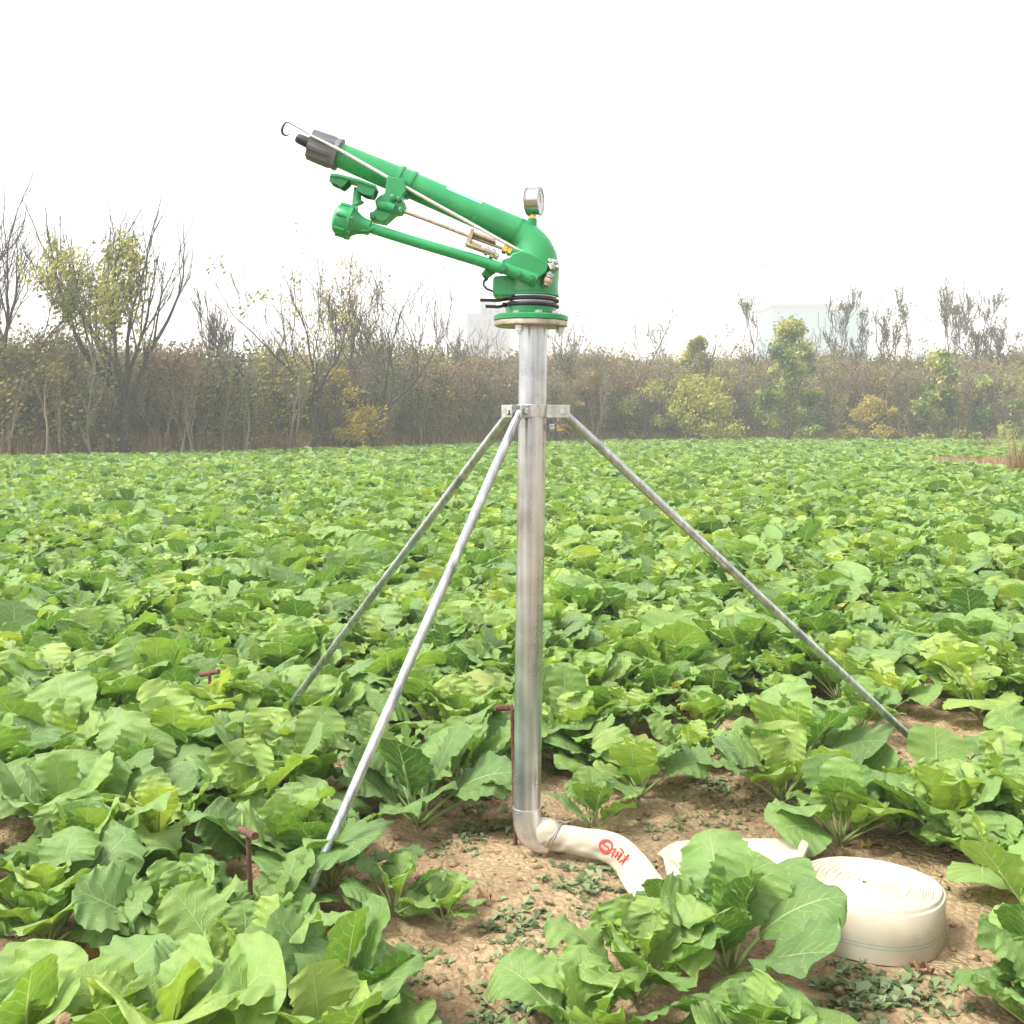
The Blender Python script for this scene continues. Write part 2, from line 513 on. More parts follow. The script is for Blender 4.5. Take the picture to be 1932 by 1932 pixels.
# clods and crumbs of soil
cl = MB(); rc = random.Random(5)
ICO = [(0, 0, 1), (.89, 0, .45), (.28, .85, .45), (-.72, .53, .45), (-.72, -.53, .45), (.28, -.85, .45), (.72, .53, -.45), (-.28, .85, -.45), (-.89, 0, -.45), (-.28, -.85, -.45), (.72, -.53, -.45), (0, 0, -1)]
ICF = [(0, 1, 2), (0, 2, 3), (0, 3, 4), (0, 4, 5), (0, 5, 1), (1, 6, 2), (2, 7, 3), (3, 8, 4), (4, 9, 5), (5, 10, 1), (6, 7, 2), (7, 8, 3), (8, 9, 4), (9, 10, 5), (10, 6, 1), (11, 7, 6), (11, 8, 7), (11, 9, 8), (11, 10, 9), (11, 6, 10)]
for i in range(9000):
    x, y = rc.uniform(-1.6, 2.0), rc.uniform(2.1, 5.2)
    r = 0.002 + 0.017 * rc.random() ** 6
    if noise.noise(V((x * 3, y * 3, 4))) < -0.1 and rc.random() < 0.7: continue
    z = soil_h(x, y) + r * 0.2
    cl.add([V((x, y, z)) + V((p[0] * r * rc.uniform(.6, 1.4), p[1] * r * rc.uniform(.6, 1.4), p[2] * r * rc.uniform(.5, .9))) for p in ICO], ICF, 0, True)
tag(cl.build('soil_clods', M['soil']), 'crumbs and small clods of sandy soil scattered over the bare path', 'soil crumbs', kind='stuff')

# ------------------------------------------------------------------ leaves and plants


def add_leaf(mb, st, rng, base, az, elev, droop, Lt, Wd, pet, tint, age=0.0, rows=26, cols=12, roll=0.0, wave=0.012, lobes=0.5, fold=0.3, ruffle=0.0):
    out = V((cos(az), sin(az), 0)); side0 = V((-sin(az), cos(az), 0))
    nseg = 40
    pts, ang = [V(base)], [elev]
    yaw = rng.uniform(-.35, .35)
    for i in range(nseg):
        t = (i + .5) / nseg
        a = elev - droop * t ** 1.4
        y = yaw * t
        d = (out * cos(y) + side0 * sin(y)) * cos(a) + V((0, 0, 1)) * sin(a)
        pts.append(pts[-1] + d * (Lt / nseg)); ang.append(a)

    def mid(t):
        x = t * nseg; i = min(nseg - 1, int(x)); f = x - i
        p = pts[i].lerp(pts[i + 1], f)
        a = ang[min(nseg, i + 1)]
        y = yaw * t
        o2 = out * cos(y) + side0 * sin(y); s2 = -out * sin(y) + side0 * cos(y)
        tg = o2 * cos(a) + V((0, 0, 1)) * sin(a)
        nm = -o2 * sin(a) + V((0, 0, 1)) * cos(a)
        rr = roll * (0.4 + 0.6 * t)
        return p, tg, s2 * cos(rr) + nm * sin(rr), nm * cos(rr) - s2 * sin(rr)
    pa, pb = rng.uniform(.70, 1.05), rng.uniform(.36, .52)
    vm_ = pa / (pa + pb); norm = vm_ ** pa * (1 - vm_) ** pb
    ph = [rng.uniform(0, 6.28) for _ in range(8)]
    k1, k2, k3 = rng.uniform(1.4, 2.8), rng.uniform(5.5, 9), rng.uniform(14, 19)
    sc = rng.uniform(.012, .045) if rng.random() < .7 else rng.uniform(.05, .08)
    if ruffle > .5: sc = rng.uniform(.04, .085)
    seed = rng.random()
    vs, uvs = [], []
    for i in range(rows + 1):
        q = i / rows
        v = 0.5 * q + 0.5 * sin(pi / 2 * q)
        v = min(v, 0.9995)
        w0 = Wd / 2 * (max(v, 0.003) ** pa * (1 - v) ** pb) / norm
        lob = 1 - lobes * max(0, 1 - v / 0.42) * (0.5 + 0.5 * sin(v * 44 + ph[6]))
        p, tg, sd, nm = mid(pet + (1 - pet) * v)
        for j in range(cols + 1):
            s = 2 * j / cols - 1
            sg = 0 if s < 0 else 1
            asq = abs(s)
            edge = 1 + asq ** 2 * (sc * sin(k2 * 6.28 * v + ph[sg]) + sc * .6 * sin(k3 * 6.28 * v + ph[2 + sg]))
            w = w0 * lob * edge
            fo = fold * (1 - 0.5 * v)
            off = sd * (s * w * cos(fo * asq)) + nm * (asq * w * sin(fo) * 1.1 - w * asq ** 2 * .45 * droop * v)
            wv = wave * asq ** 1.6 * sin(k1 * 6.28 * v + ph[4 + sg]) + wave * .45 * asq ** 1.3 * sin(k2 * 6.28 * v + ph[sg])
            wv += wave * .25 * sin(v * 23 + s * 5 + ph[7]) * asq
            jag = tg * (asq ** 2 * sc * Wd * .3 * cos(k2 * 6.28 * v + ph[sg]))
            vs.append(p + off + nm * wv * min(1, w0 / (Wd * .3)) + jag)
            uvs.append((0.5 + 0.5 * s * min(1, w0 / (Wd * .5) + 0.15), v))
    fs = []
    hole = set()
    if False:
        for _ in range(2):
            hole.add((rng.randint(5, rows - 4), rng.choice([1, 2, 3, cols - 4, cols - 3, cols - 2])))
    c1 = cols + 1
    for i in range(rows):
        for j in range(cols):
            if (i, j) in hole: continue
            fs.append((i * c1 + j, i * c1 + j + 1, (i + 1) * c1 + j + 1, (i + 1) * c1 + j))
    mb.add(vs, fs, 0, True, uvs, tint=tint, age=age, seed=seed)
    if st is not None:
        ps, rs = [], []
        for i in range(9):
            t = (pet + 0.55 * (1 - pet)) * i / 8
            p, tg, sd, nm = mid(t)
            ps.append(p - nm * 0.0035 * min(1, t / max(pet, .01))); rs.append(0.0052 * (1 - .8 * i / 8) * (Lt / .3) + .0006)
        st.tube(ps, rs, 6, True)


def make_plant(seed, big=1.0, nleaf=None, lod=0, light=0.0, ruffle=0.0):
    rng = random.Random(seed)
    fo, st = MB(), MB()
    n = nleaf or (rng.randint(12, 16) if ruffle < .5 else rng.randint(16, 21))
    rows, cols = (30, 14)
    base_t = rng.uniform(.28, .62) + light
    for i in range(n):
        q = (i + .5) / n                                   # 0 outer .. 1 inner
        az = i * 2.39996 + rng.uniform(-.4, .4)
        elev = radians(44 + 42 * q + rng.uniform(-14, 10))
        Lt = big * (0.355 - 0.14 * q) * rng.uniform(.78, 1.2)
        if ruffle > .5: Lt *= .88
        Wd = Lt * (rng.uniform(.52, .80) if ruffle < .5 else rng.uniform(.45, .68))
        droop = radians(rng.uniform(5, 70) * (1 - .4 * q))
        tint = min(1, max(0, base_t + (q - .5) * .5 + rng.uniform(-.3, .3)))
        age = 0.0
        if rng.random() < 0.02: age = rng.uniform(.3, .8)
        pos = V((cos(az) * .012, sin(az) * .012, 0.01 + .04 * q))
        add_leaf(fo, st, rng, pos, az, elev, droop, Lt, Wd, rng.uniform(.20, .34), tint, age, rows, cols,
                 rng.uniform(-.6, .6), big * (rng.uniform(.006, .015) if ruffle < .5 else rng.uniform(.009, .018)), rng.uniform(.0, .6) if ruffle < .5 else rng.uniform(.4, .8), rng.uniform(.1, .55), ruffle)
    return fo, st


PLANTS = []
for k in range(16):
    fo, st = make_plant(100 + k, light=(0.0, .12, -.08, .18)[k % 4], ruffle=(0, 1, 0, 0, 1)[k % 5])
    r = thing('leafy_plant', '', 'plant')
    a = fo.build('foliage', M['leaf'], r); c = st.build('stalk', M['stalk'], r)
    PLANTS.append((r, a, c))
SMALL = []
for k in range(5):
    fo, st = make_plant(300 + k, big=.62, nleaf=10 + k % 3, light=.15)
    r = thing('leafy_plant', '', 'plant')
    SMALL.append((r, fo.build('foliage', M['leaf'], r), st.build('stalk', M['stalk'], r)))
used = set()


def place_plant(proto, p, rz, sc, label, group=None, tilt=(0, 0)):
    r0, a0, c0 = proto
    if id(proto) not in used:
        used.add(id(proto)); r = r0
    else:
        r = r0.copy(); COL.objects.link(r)
        for q in (a0, c0):
            w = q.copy(); COL.objects.link(w); w.parent = r
    r.location = p; r.rotation_euler = (tilt[0], tilt[1], rz); r.scale = (sc, sc, sc)
    r['label'] = label
    r['category'] = 'plant'
    if group: r['group'] = group
    elif 'group' in r: del r['group']
    return r


# hand-placed plants round the path: base in the photo, scale, small?, label
FORE = [
    (1375, 1858, 1.03, 0, 'large upright leafy plant hiding the left side of the hose coil'),
    (1200, 1905, .95, 0, 'leafy plant with broad leaves in front of the hose, right of the bare path'),
    (1278, 1795, .70, 0, 'leafy plant whose leaves rise over the fold of the loose hose'),
    (1420, 2030, .62, 0, 'leafy plant at the bottom edge below the hose coil'),
    (1110, 2010, .9, 0, 'yellow-green leafy plant at the bottom edge just right of the bare path'),
    (1590, 2090, .5, 0, 'leafy plant cut off by the bottom edge below the right side of the coil'),
    (2000, 1985, .85, 0, 'leafy plant in the bottom right corner of the field'),
    (1990, 1800, .85, 0, 'leafy plant immediately right of the hose coil'),
    (1780, 1605, .95, 0, 'leafy plant right behind the hose coil on its right'),
    (1920, 1610, 1.1, 0, 'tall broad-leaved plant at the right edge behind the coil'),
    (1585, 1590, .9, 0, 'leafy plant directly behind the hose coil'),
    (1500, 1570, .55, 1, 'small leafy plant behind the loose end of the hose'),
    (1120, 1560, .95, 1, 'small pale rosette plant just right of the foot of the upright pipe'),
    (1205, 1500, .82, 0, 'leafy plant behind the small rosette right of the pipe foot'),
    (1330, 1400, .85, 0, 'leafy plant at the back of the bare path right of the pipe'),
    (745, 1740, 1.0, 1, 'yellow-green plant standing on the bare soil beside the front leg foot'),
    (840, 1745, .75, 1, 'small plant at the left edge of the bare path, alone on the soil'),
    (640, 1955, .95, 0, 'big leafy plant wrapped round the foot of the front tripod leg'),
    (480, 1915, 1.05, 0, 'leafy plant below the T-handled stake at the front left'),
    (340, 1800, 1.0, 0, 'leafy plant in front of the front stake on its left'),
    (500, 1790, .7, 0, 'pale leafy plant holding the stem of the front stake among its leaves'),
    (90, 1800, 1.05, 0, 'yellow-green broad-leaved plant at the lower left edge'),
    (40, 2050, 1.05, 0, 'leafy plant cut off at the bottom left corner'),
    (300, 2060, 1.0, 0, 'leafy plant cut off by the bottom edge under the yellowed leaf'),
    (620, 2060, .9, 0, 'leafy plant cut off by the bottom edge under the front tripod leg'),
    (300, 1630, 1.1, 0, 'plant with one very large upright pale leaf at the left, behind the front stake'),
    (470, 1560, 1.0, 0, 'leafy plant behind the T-handle of the front stake'),
    (545, 1600, .8, 0, 'leafy plant left of the lower half of the front tripod leg'),
    (790, 1555, 1.15, 0, 'large plant with round drooping leaves between front leg and pipe'),
    (730, 1490, .85, 0, 'leafy plant just right of the front tripod leg above the bare soil'),
    (880, 1480, 1.05, 0, 'leafy plant immediately left of the stake beside the pipe'),
    (130, 1620, 1.1, 0, 'leafy plant at the left edge level with the pipe foot'),
    (900, 2040, .5, 1, 'small seedling plant on the bare path at the bottom edge'),
    (1590, 1500, .68, 0, 'leafy plant at the right border of the path, left of the right leg foot'),
    (1625, 1385, .75, 0, 'leafy plant at the back right border of the path, left of the right leg'),
    (1475, 1345, .62, 0, 'low leafy plant closing the back end of the bare path'),
    (1890, 1510, .8, 0, 'leafy plant right of the foot of the right tripod leg'),
    (1540, 1440, .7, 0, 'leafy plant crowding the path between pipe and right leg foot'),
    (1795, 1500, .6, 0, 'leafy plant whose leaves cover the foot of the right tripod leg'),
    (1690, 1580, .62, 0, 'leafy plant beneath the lower end of the right tripod leg'),
]
rp = random.Random(21)
placed = []
for i, (px, py, sc, small, lab) in enumerate(FORE):
    p = ground(px, py); p.z = soil_h(p.x, p.y) - 0.005
    src = (SMALL if small else PLANTS)[rp.randrange(len(SMALL) if small else len(PLANTS))]
    if i < len(PLANTS) and not small: src = PLANTS[i % len(PLANTS)]
    place_plant(src, p, rp.uniform(0, 6.28), sc, lab)
    placed.append((p.x, p.y))

for pr in SMALL + PLANTS:
    if id(pr) not in used and pr in SMALL:
        for q in pr: bpy.data.objects.remove(q)

# bare soil areas, as outlines on the ground
BARE_PX = [
    [(690, 2300), (700, 1790), (780, 1700), (600, 1650), (640, 1600), (760, 1575), (880, 1530), (960, 1500), (1040, 1440), (1075, 1500), (1190, 1560), (1250, 1520), (1310, 1440), (1370, 1370), (1420, 1325), (1530, 1330), (1550, 1390), (1490, 1480), (1430, 1530), (1400, 1600), (1900, 1700), (1830, 2300), (1500, 2300), (1560, 1830), (1050, 1700), (1120, 1800), (980, 2300)],
    [(1590, 1262), (1620, 1235), (1680, 1235), (1660, 1270)],
    [(380, 1560), (420, 1500), (470, 1500), (470, 1560)],
    [(150, 1900), (240, 1830), (330, 1870), (250, 1950)],
    [(980, 1640), (1245, 1640), (1245, 1835), (980, 1835)],
    [(1460, 1640), (1720, 1640), (1720, 1900), (1490, 1900)],
    [(1850, 1420), (1870, 1370), (1960, 1350), (1960, 1430)],
]
BARE = [[(ground(*q).x, ground(*q).y) for q in poly] for poly in BARE_PX]


def inside(poly, x, y):
    c = False; n = len(poly); j = n - 1
    for i in range(n):
        xi, yi = poly[i]; xj, yj = poly[j]
        if (yi > y) != (yj > y) and x < (xj - xi) * (y - yi) / (yj - yi) + xi: c = not c
        j = i
    return c


EDGE = [(-60, 18), (-16, 34), (-12, 37), (-5.8, 44), (0, 53), (10.8, 65), (29, 63), (80, 60)]


def edge_y(x):
    for (x0, y0), (x1, y1) in zip(EDGE, EDGE[1:]):
        if x0 <= x <= x1: return y0 + (y1 - y0) * (x - x0) / (x1 - x0)
    return 60


cand = []
rs = random.Random(99)
y = 2.0
while y < 67:
    step = 0.275 if y < 12 else 0.275 + (y - 12) * 0.004
    half = 0.52 * y + 1.5
    x = -half + rs.uniform(0, step)
    while x < half:
        jx, jy = x + rs.uniform(-.11, .11), y + rs.uniform(-.11, .11)
        x += step
        if jy > edge_y(jx) - .3: continue
        if any(inside(b_, jx, jy) for b_ in BARE): continue
        md = 0.22
        if jy < 5.5 and any((jx - a_) ** 2 + (jy - c_) ** 2 < md * md for a_, c_ in placed): continue
        if (jx - 0.05) ** 2 + (jy - D) ** 2 < 0.15: continue
        # the dry patch at the right and a few thin spots
        e = ((jx - 13.8) / 2.7) ** 2 + ((jy - 29) / 3.4) ** 2
        if e < 1: continue
        if jy > 3.8 and noise.noise(V((jx * .9, jy * .55, 7))) > 0.50: continue
        p = V((jx, jy, soil_h(jx, jy) - .005))
        q = project(p + V((0, 0, .2)))
        vis = q and -60 < q[0] < 1992 and q[1] < 2080
        cand.append((jy, jx, p, vis))
    y += step
cand.sort(key=lambda t: t[0])
legs_px = None
nind = 0
budget = 300 - len(FORE)
field_pts = []


def region(px, py):
    if px < 560 - (py - 1350) * 0.1 and px < 620: return 'leafy green plant in the crowded field left of the tripod', 'plants left of the tripod'
    if px < 970: return 'leafy green plant growing between the tripod left legs and the upright pipe', 'plants between the left legs and the pipe'
    if px < 1450: return 'leafy green plant growing right of the pipe, under the right tripod leg', 'plants right of the pipe'
    return 'leafy green plant in the crowded field beyond and right of the right tripod leg', 'plants at the right of the field'


for (jy, jx, p, vis) in cand:
    sc = rs.uniform(.72, 1.22); rz = rs.uniform(0, 6.28)
    if jy < 4.6: sc *= .95
    if vis and nind < budget and jy > 2.0:
        q = project(p); lab, grp = region(*q)
        place_plant(PLANTS[rs.randrange(len(PLANTS))], p, rz, sc, lab, grp, (rs.uniform(-.12, .12), rs.uniform(-.12, .12)))
        nind += 1
    elif jy > 2.6 or not vis:
        field_pts.append((p, rz, sc, rs.randrange(16), rs.uniform(-.15, .15)))


# geometry-node scatter for what nobody could count
def scatter(name, pts, protos, label, cat, keep=True):
    """pts: (position, rz, scale, index, tilt)"""
    me = bpy.data.meshes.new(name)
    me.from_pydata([tuple(q[0]) for q in pts], [], [])
    a = me.attributes.new('rot', 'FLOAT_VECTOR', 'POINT')
    fl = []
    for q in pts: fl += [q[4], q[4] * .7, q[1]]
    a.data.foreach_set('vector', fl)
    a = me.attributes.new('scl', 'FLOAT', 'POINT'); a.data.foreach_set('value', [q[2] for q in pts])
    a = me.attributes.new('idx', 'INT', 'POINT'); a.data.foreach_set('value', [q[3] for q in pts])
    o = bpy.data.objects.new(name, me); COL.objects.link(o)
    ng = bpy.data.node_groups.new(name + '_nodes', 'GeometryNodeTree')
    ng.interface.new_socket('Geometry', in_out='INPUT', socket_type='NodeSocketGeometry')
    ng.interface.new_socket('Geometry', in_out='OUTPUT', socket_type='NodeSocketGeometry')
    N, L = ng.nodes, ng.links
    gi, go = N.new('NodeGroupInput'), N.new('NodeGroupOutput')
    jn = N.new('GeometryNodeJoinGeometry')
    for grp in protos:
        j2 = N.new('GeometryNodeJoinGeometry'); g2 = N.new('GeometryNodeGeometryToInstance')
        for po in grp:
            oi = N.new('GeometryNodeObjectInfo'); oi.inputs['Object'].default_value = po
            oi.inputs['As Instance'].default_value = False; oi.transform_space = 'ORIGINAL'
            L.new(oi.outputs['Geometry'], j2.inputs[0])
        L.new(j2.outputs[0], g2.inputs[0]); L.new(g2.outputs[0], jn.inputs[0])
    ip = N.new('GeometryNodeInstanceOnPoints'); ip.inputs['Pick Instance'].default_value = True

    def na(n, t):
        x = N.new('GeometryNodeInputNamedAttribute'); x.data_type = t; x.inputs[0].default_value = n
        return [q for q in x.outputs if q.enabled and q.name == 'Attribute'][0]
    L.new(gi.outputs[0], ip.inputs['Points']); L.new(jn.outputs[0], ip.inputs['Instance'])
    L.new(na('idx', 'INT'), ip.inputs['Instance Index'])
    er = N.new('FunctionNodeEulerToRotation'); L.new(na('rot', 'FLOAT_VECTOR'), er.inputs[0]); L.new(er.outputs[0], ip.inputs['Rotation'])
    L.new(na('scl', 'FLOAT'), ip.inputs['Scale'])
    L.new(ip.outputs[0], go.inputs[0])
    md = o.modifiers.new('scatter', 'NODES'); md.node_group = ng
    return tag(o, label, cat, kind='stuff')


scatter('field_crop', field_pts, [(p_[1], p_[2]) for p_ in PLANTS], 'dense leafy green crop filling the field back to the trees', 'field crop')
print('plants', len(FORE) + nind, 'field', len(field_pts))

# ------------------------------------------------------------------ small ground things
wd = MB(); rw = random.Random(8)
WEEDS = [(985, 1745, 60, 1), (1105, 1668, 45, 1.2), (905, 1560, 30, 1), (1345, 1480, 55, 1), (1250, 1555, 30, .8), (1650, 1875, 70, 1.3),
         (1740, 1890, 40, 1), (895, 1500, 35, 1.2), (1640, 1930, 50, 1), (1010, 1810, 30, .7), (950, 1860, 30, .8), (940, 1905, 50, 1), (860, 1600, 30, .8),
         (1400, 1420, 30, .8), (1050, 1450, 25, 1), (800, 1820, 24, .8), (1480, 1440, 40, .8), (1090, 1720, 30, .7), (1560, 1960, 60, 1), (1000, 1540, 25, .7), (1150, 1640, 26, .8), (640, 1640, 20, .7), (1450, 1510, 30, .9), (1350, 1540, 24, .8)]
for (px, py, n, s_) in WEEDS:
    c = ground(px, py); n = int(n * .9)
    for i in range(n):
        q = V((c.x + rw.gauss(0, .065), c.y + rw.gauss(0, .06), 0)); q.z = soil_h(q.x, q.y)
        for k in range(rw.randint(3, 5)):
            a = rw.uniform(0, 6.28); l = s_ * rw.uniform(.010, .032); w = l * rw.uniform(.22, .4); up = rw.uniform(.2, 1.1)
            d = V((cos(a), sin(a), 0)); sd = V((-sin(a), cos(a), 0)) * w; z = V((0, 0, 1))
            tq = rw.random()
            wd.add([q, q + d * l * .5 + sd + z * l * up * .6, q + d * l + z * l * up * .55, q + d * l * .5 - sd + z * l * up * .6], [(0, 1, 2, 3)], 0, True, tint=tq)
tag(wd.build('weeds', M['weed']), 'low grey-green weeds sprouting in patches on the bare soil', 'weeds', kind='stuff')

sw_ = MB(); rr = random.Random(4)
for i in range(420):
    x, y = rr.uniform(-1.2, 1.7), rr.uniform(2.2, 5.0); a = rr.uniform(0, 3.14); l = rr.uniform(.01, .05); z = soil_h(x, y) + .004
    if noise.noise(V((x * 2, y * 2, 14))) < 0: continue
    d = V((cos(a), sin(a), rr.uniform(-.1, .2))) * l
    sw_.tube([V((x, y, z)), V((x, y, z + .003)) + d], .0011, 4)
tag(sw_.build('straw_bits', M['dry_grass']), 'scattered bits of dry straw on the bare soil', 'straw', kind='stuff')
DEAD = [(125, 1850, .9, 1), (95, 1740, .5, 0), (405, 1690, .5, 0), (300, 1545, .5, 0), (240, 1580, .5, 0), (1620, 1600, .6, 1), (590, 1880, .5, 0), (560, 1810, .4, 0), (900, 1715, .45, 0), (1400, 1400, .6, 1), (1520, 1770, .5, 0), (1705, 1840, .5, 0), (1180, 1590, .35, 0)]
dl0 = None
for i, (px, py, s_, yel) in enumerate(DEAD):
    db = MB(); rr = random.Random(500 + i)
    add_leaf(db, None, rr, (0, 0, .008), 0, .35, .7, .15 * s_, .085 * s_, .08, .95 if yel else rr.uniform(0, .5), 0, 14, 8, rr.uniform(-.6, .6), .012, .2, .6)
    p = ground(px, py); p.z = soil_h(p.x, p.y)
    o = db.build('fallen_leaf', M['dead_leaf']); o.location = p; o.rotation_euler = (0, 0, rr.uniform(0, 6.28))
    tag(o, 'fallen yellow leaf lying on the soil among the plants' if yel else 'withered brown leaf lying on the soil among the plants', 'dead leaf', 'yellow fallen leaves' if yel else 'brown withered leaves')

# ------------------------------------------------------------------ tripod stand
def G(px, py, dy=0.0):
    return at(px, py, D + dy)


def K(py):
    return mpp(py, D)


stand = thing('tripod_stand', 'galvanised steel riser pipe held upright by three splayed legs', 'tripod stand', (ground(994, 1612).x, D, 0))
p0, p1 = G(994, 1530), G(1006.5, 608)
R0 = 26.2 * K(1100)
mb = MB(); mb.tube([p0.lerp(p1, i / 12) for i in range(13)], R0, 48); part(mb, 'riser_pipe', M['pipe'], stand)
# bead where the pipe meets the elbow
mb = MB(); mb.tube([G(994, 1531), G(994, 1526)], R0 * 1.035, 48); part(mb, 'weld_bead', M['zinc'], stand)
# white elbow under the pipe
el = [(994, 1522), (994, 1535), (995, 1550), (1000, 1566), (1009, 1578), (1021, 1585), (1036, 1589)]
mb = MB(); mb.tube([G(*q) for q in el], [R0 * k for k in (1.04, 1.05, 1.06, 1.05, 1.03, .98, .92)], 40)
part(mb, 'elbow', M['pvc'], stand)
# flange plate under the gun with bolts
ax = (p1 - p0).normalized()
fc = G(1001.5, 610.5)
kf = K(611)
mb = MB(); mb.lathe(G(1001.5, 617), ax, [(0, 66 * kf), (1.5 * kf, 68.5 * kf), (9 * kf, 69 * kf), (10.5 * kf, 68 * kf)], 56)
fl = part(mb, 'flange_plate', M['flange_steel'], stand)
for a in (-1.97, -.15, 1.2):
    bc = G(1001.5, 617) + V((cos(a) * 57 * kf, sin(a) * 57 * kf, 0))
    mb = MB(); mb.lathe(bc - ax * 0.030, ax, [(0, 4 * kf), (.012, 4 * kf), (.0121, 7.5 * kf), (.024, 7.5 * kf), (.0241, 8.5 * kf), (.028, 8.5 * kf), (.0281, 4 * kf), (.05, 4 * kf)], 6)
    part(mb, 'flange_bolt', M['zinc'], stand)
# clamp collar round the pipe with a lug for each leg
cc = G(1004, 775); kc = K(775)
mb = MB()
mb.lathe(cc - ax * 11.5 * kc, ax, [(0, R0 * 1.02), (0, R0 * 1.13), (23 * kc, R0 * 1.13), (23 * kc, R0 * 1.02)], 48)
part(mb, 'collar', M['zinc'], stand, 0.001)
FEET = [ground(494, 1402), ground(545, 1765), ground(1806, 1474)]
TOPS = [G(964, 776, .045), G(981, 776, -.062), G(1060, 776, .0)]
for i, (t, f_) in enumerate(zip(TOPS, FEET)):
    d = f_ - t; hd = V((d.x, d.y, 0)).normalized(); sd = V((-hd.y, hd.x, 0))
    cl_ = MB()
    root_ = V((cc.x, cc.y, t.z)); rad = (V((t.x, t.y, 0)) - V((cc.x, cc.y, 0)))
    rl = rad.length; rd = rad.normalized(); rs_ = V((-rd.y, rd.x, 0))
    Rm = Matrix((rd, rs_, V((0, 0, 1)))).transposed()
    for s in (-1, 1):
        cl_.box(V((cc.x, cc.y, t.z)) + rd * (R0 + (rl - R0 + .02) / 2) + rs_ * s * .0165, (rl - R0 + .028, .004, 24 * kc), Rm)
    lug = part(cl_, 'clamp_lug', M['zinc'], stand, 0.0012)
    bb = MB(); bb.lathe(V((t.x, t.y, t.z - .001)) - rs_ * .030, rs_, [(0, .0095), (.007, .0105), (.0075, .006), (.05, .006), (.0505, .0105), (.058, .0105)], 6)
    part(bb, 'clamp_bolt', M['zinc'], stand)
    lg = MB()
    n = 14; pts = [t.lerp(f_, (j / n) ** 1.0) for j in range(n + 1)]
    u = d.normalized()
    pts = [t + u * 0.004, t + u * .05, t + u * .10] + [q for q in pts if (q - t).length > .14]
    lg.tube(pts, [.0128, .0128, .0138] + [.0142] * (len(pts) - 3), 20)
    part(lg, 'leg', M['pipe'], stand)
# spare bolt with its nut hanging behind the right lug
mb = MB(); q = G(1037, 808, .04)
mb.tube([q, G(1047, 807, .04)], .012, 12, mi=0)
mb.box(G(1060, 807, .04), (.036, .02, .020), Matrix.Rotation(-.12, 3, 'Y'), 1)
mb.tube([G(1066, 806, .02), G(1080, 811, .03)], .006, 8, mi=1)
mb.tube([G(1047, 807, .04), G(1052, 795, .03), G(1050, 780, .03)], .004, 8, mi=0)
part(mb, 'hinge_bolt', [M['zinc'], M['tan_steel']], stand, 0.001)

# ------------------------------------------------------------------ rain gun
gun = thing('rain_gun', 'green cast metal sprinkler gun bolted on the riser pipe, aiming up left', 'sprinkler', (G(1001, 605).x, D, G(1001, 605).z))


def tb(name, pts, m, n=24, dy=0.0, parent=None, label=None, flat=None, caps=True, bevel=0):
    """pts: (px, py, radius px[, dy])"""
    b_ = MB(); b_.tube([G(q[0], q[1], q[3] if len(q) > 3 else dy) for q in pts], [q[2] * K(q[1]) for q in pts], n, caps, flat=flat)
    return part(b_, name, M[m], parent or gun, bevel, label)


# base: flange, neck, bright swivel ring, body
b_ = MB()
k = K(600)
b_.lathe(G(1001.5, 606), ax, [(0, 68 * k), (1 * k, 70 * k), (8 * k, 70.5 * k), (10.5 * k, 68 * k), (12 * k, 50 * k), (13.5 * k, 47.5 * k), (25 * k, 47.5 * k), (26 * k, 46 * k)], 56)
part(b_, 'base_flange', M['green'], gun)
for a in (-2.05, -.75, .6, 2.4, -1.35):
    bc = G(1001.5, 595) + V((cos(a) * 58 * k, sin(a) * 58 * k, 0))
    b_ = MB(); b_.lathe(bc, ax, [(0, 7 * k), (.007, 7 * k), (.008, 5.5 * k)], 6); part(b_, 'flange_bolt', M['zinc'], gun)
b_ = MB(); k = K(570); R_ = 46 * k
b_.lathe(G(1003, 582), ax, [(0, R_), (3 * k, R_), (4 * k, R_ * .93), (9 * k, R_ * .93), (10 * k, R_), (14 * k, R_), (15 * k, R_ * .93), (19 * k, R_ * .93), (20 * k, R_), (26 * k, R_)], 48)
part(b_, 'swivel_ring', M['chrome'], gun)
for py, hx, hy, dz, sgn in ((568.5, 905.7, 566, 0, 1), (579, 916, 578, 0, -1)):
    b_ = MB(); c = G(1003.5, py); kr = 49 * K(py)
    pts = []
    for j in range(33):
        a = radians(198) + radians(314) * j / 32
        pts.append(c + V((cos(a) * kr, sin(a) * kr, (0.004 * sin(a * .5)))))
    pts = [G(hx, hy, -.045)] + [G(940, hy + 1, -.04)] + pts + [G(950, py + 5 * sgn, .01)]
    b_.tube(pts, 3.0 * K(py), 10)
    part(b_, 'stop_ring', M['black'], gun)
b_ = MB(); k = K(545)
b_.lathe(G(1005, 560), ax, [(0, 47 * k), (1 * k, 50 * k), (5 * k, 50 * k), (6.5 * k, 48.5 * k), (36 * k, 48.5 * k), (46 * k, 46 * k), (60 * k, 41 * k)], 48)
part(b_, 'swivel_body', M['green'], gun)
# housing that stands out to the left
b_ = MB(); b_.prism([G(*q) for q in [(931, 529), (935, 525), (1000, 523), (1000, 561), (935, 561), (930, 556)]], D - .055, D + .05)
part(b_, 'trip_housing', M['green'], gun, .004)
# elbow from upright to the barrel
eb = [(1008, 531, 46), (1009, 516, 46), (1011, 500, 44), (1009.5, 484, 41), (1005, 468, 36.5), (998, 455, 31.5), (989, 445, 28), (976, 437, 26.8)]
tb('elbow_body', eb, 'green', 40)
tb('elbow_seam', [(979.5, 438.8, 27.4), (975.5, 436.8, 27.4)], 'green_dark', 40)
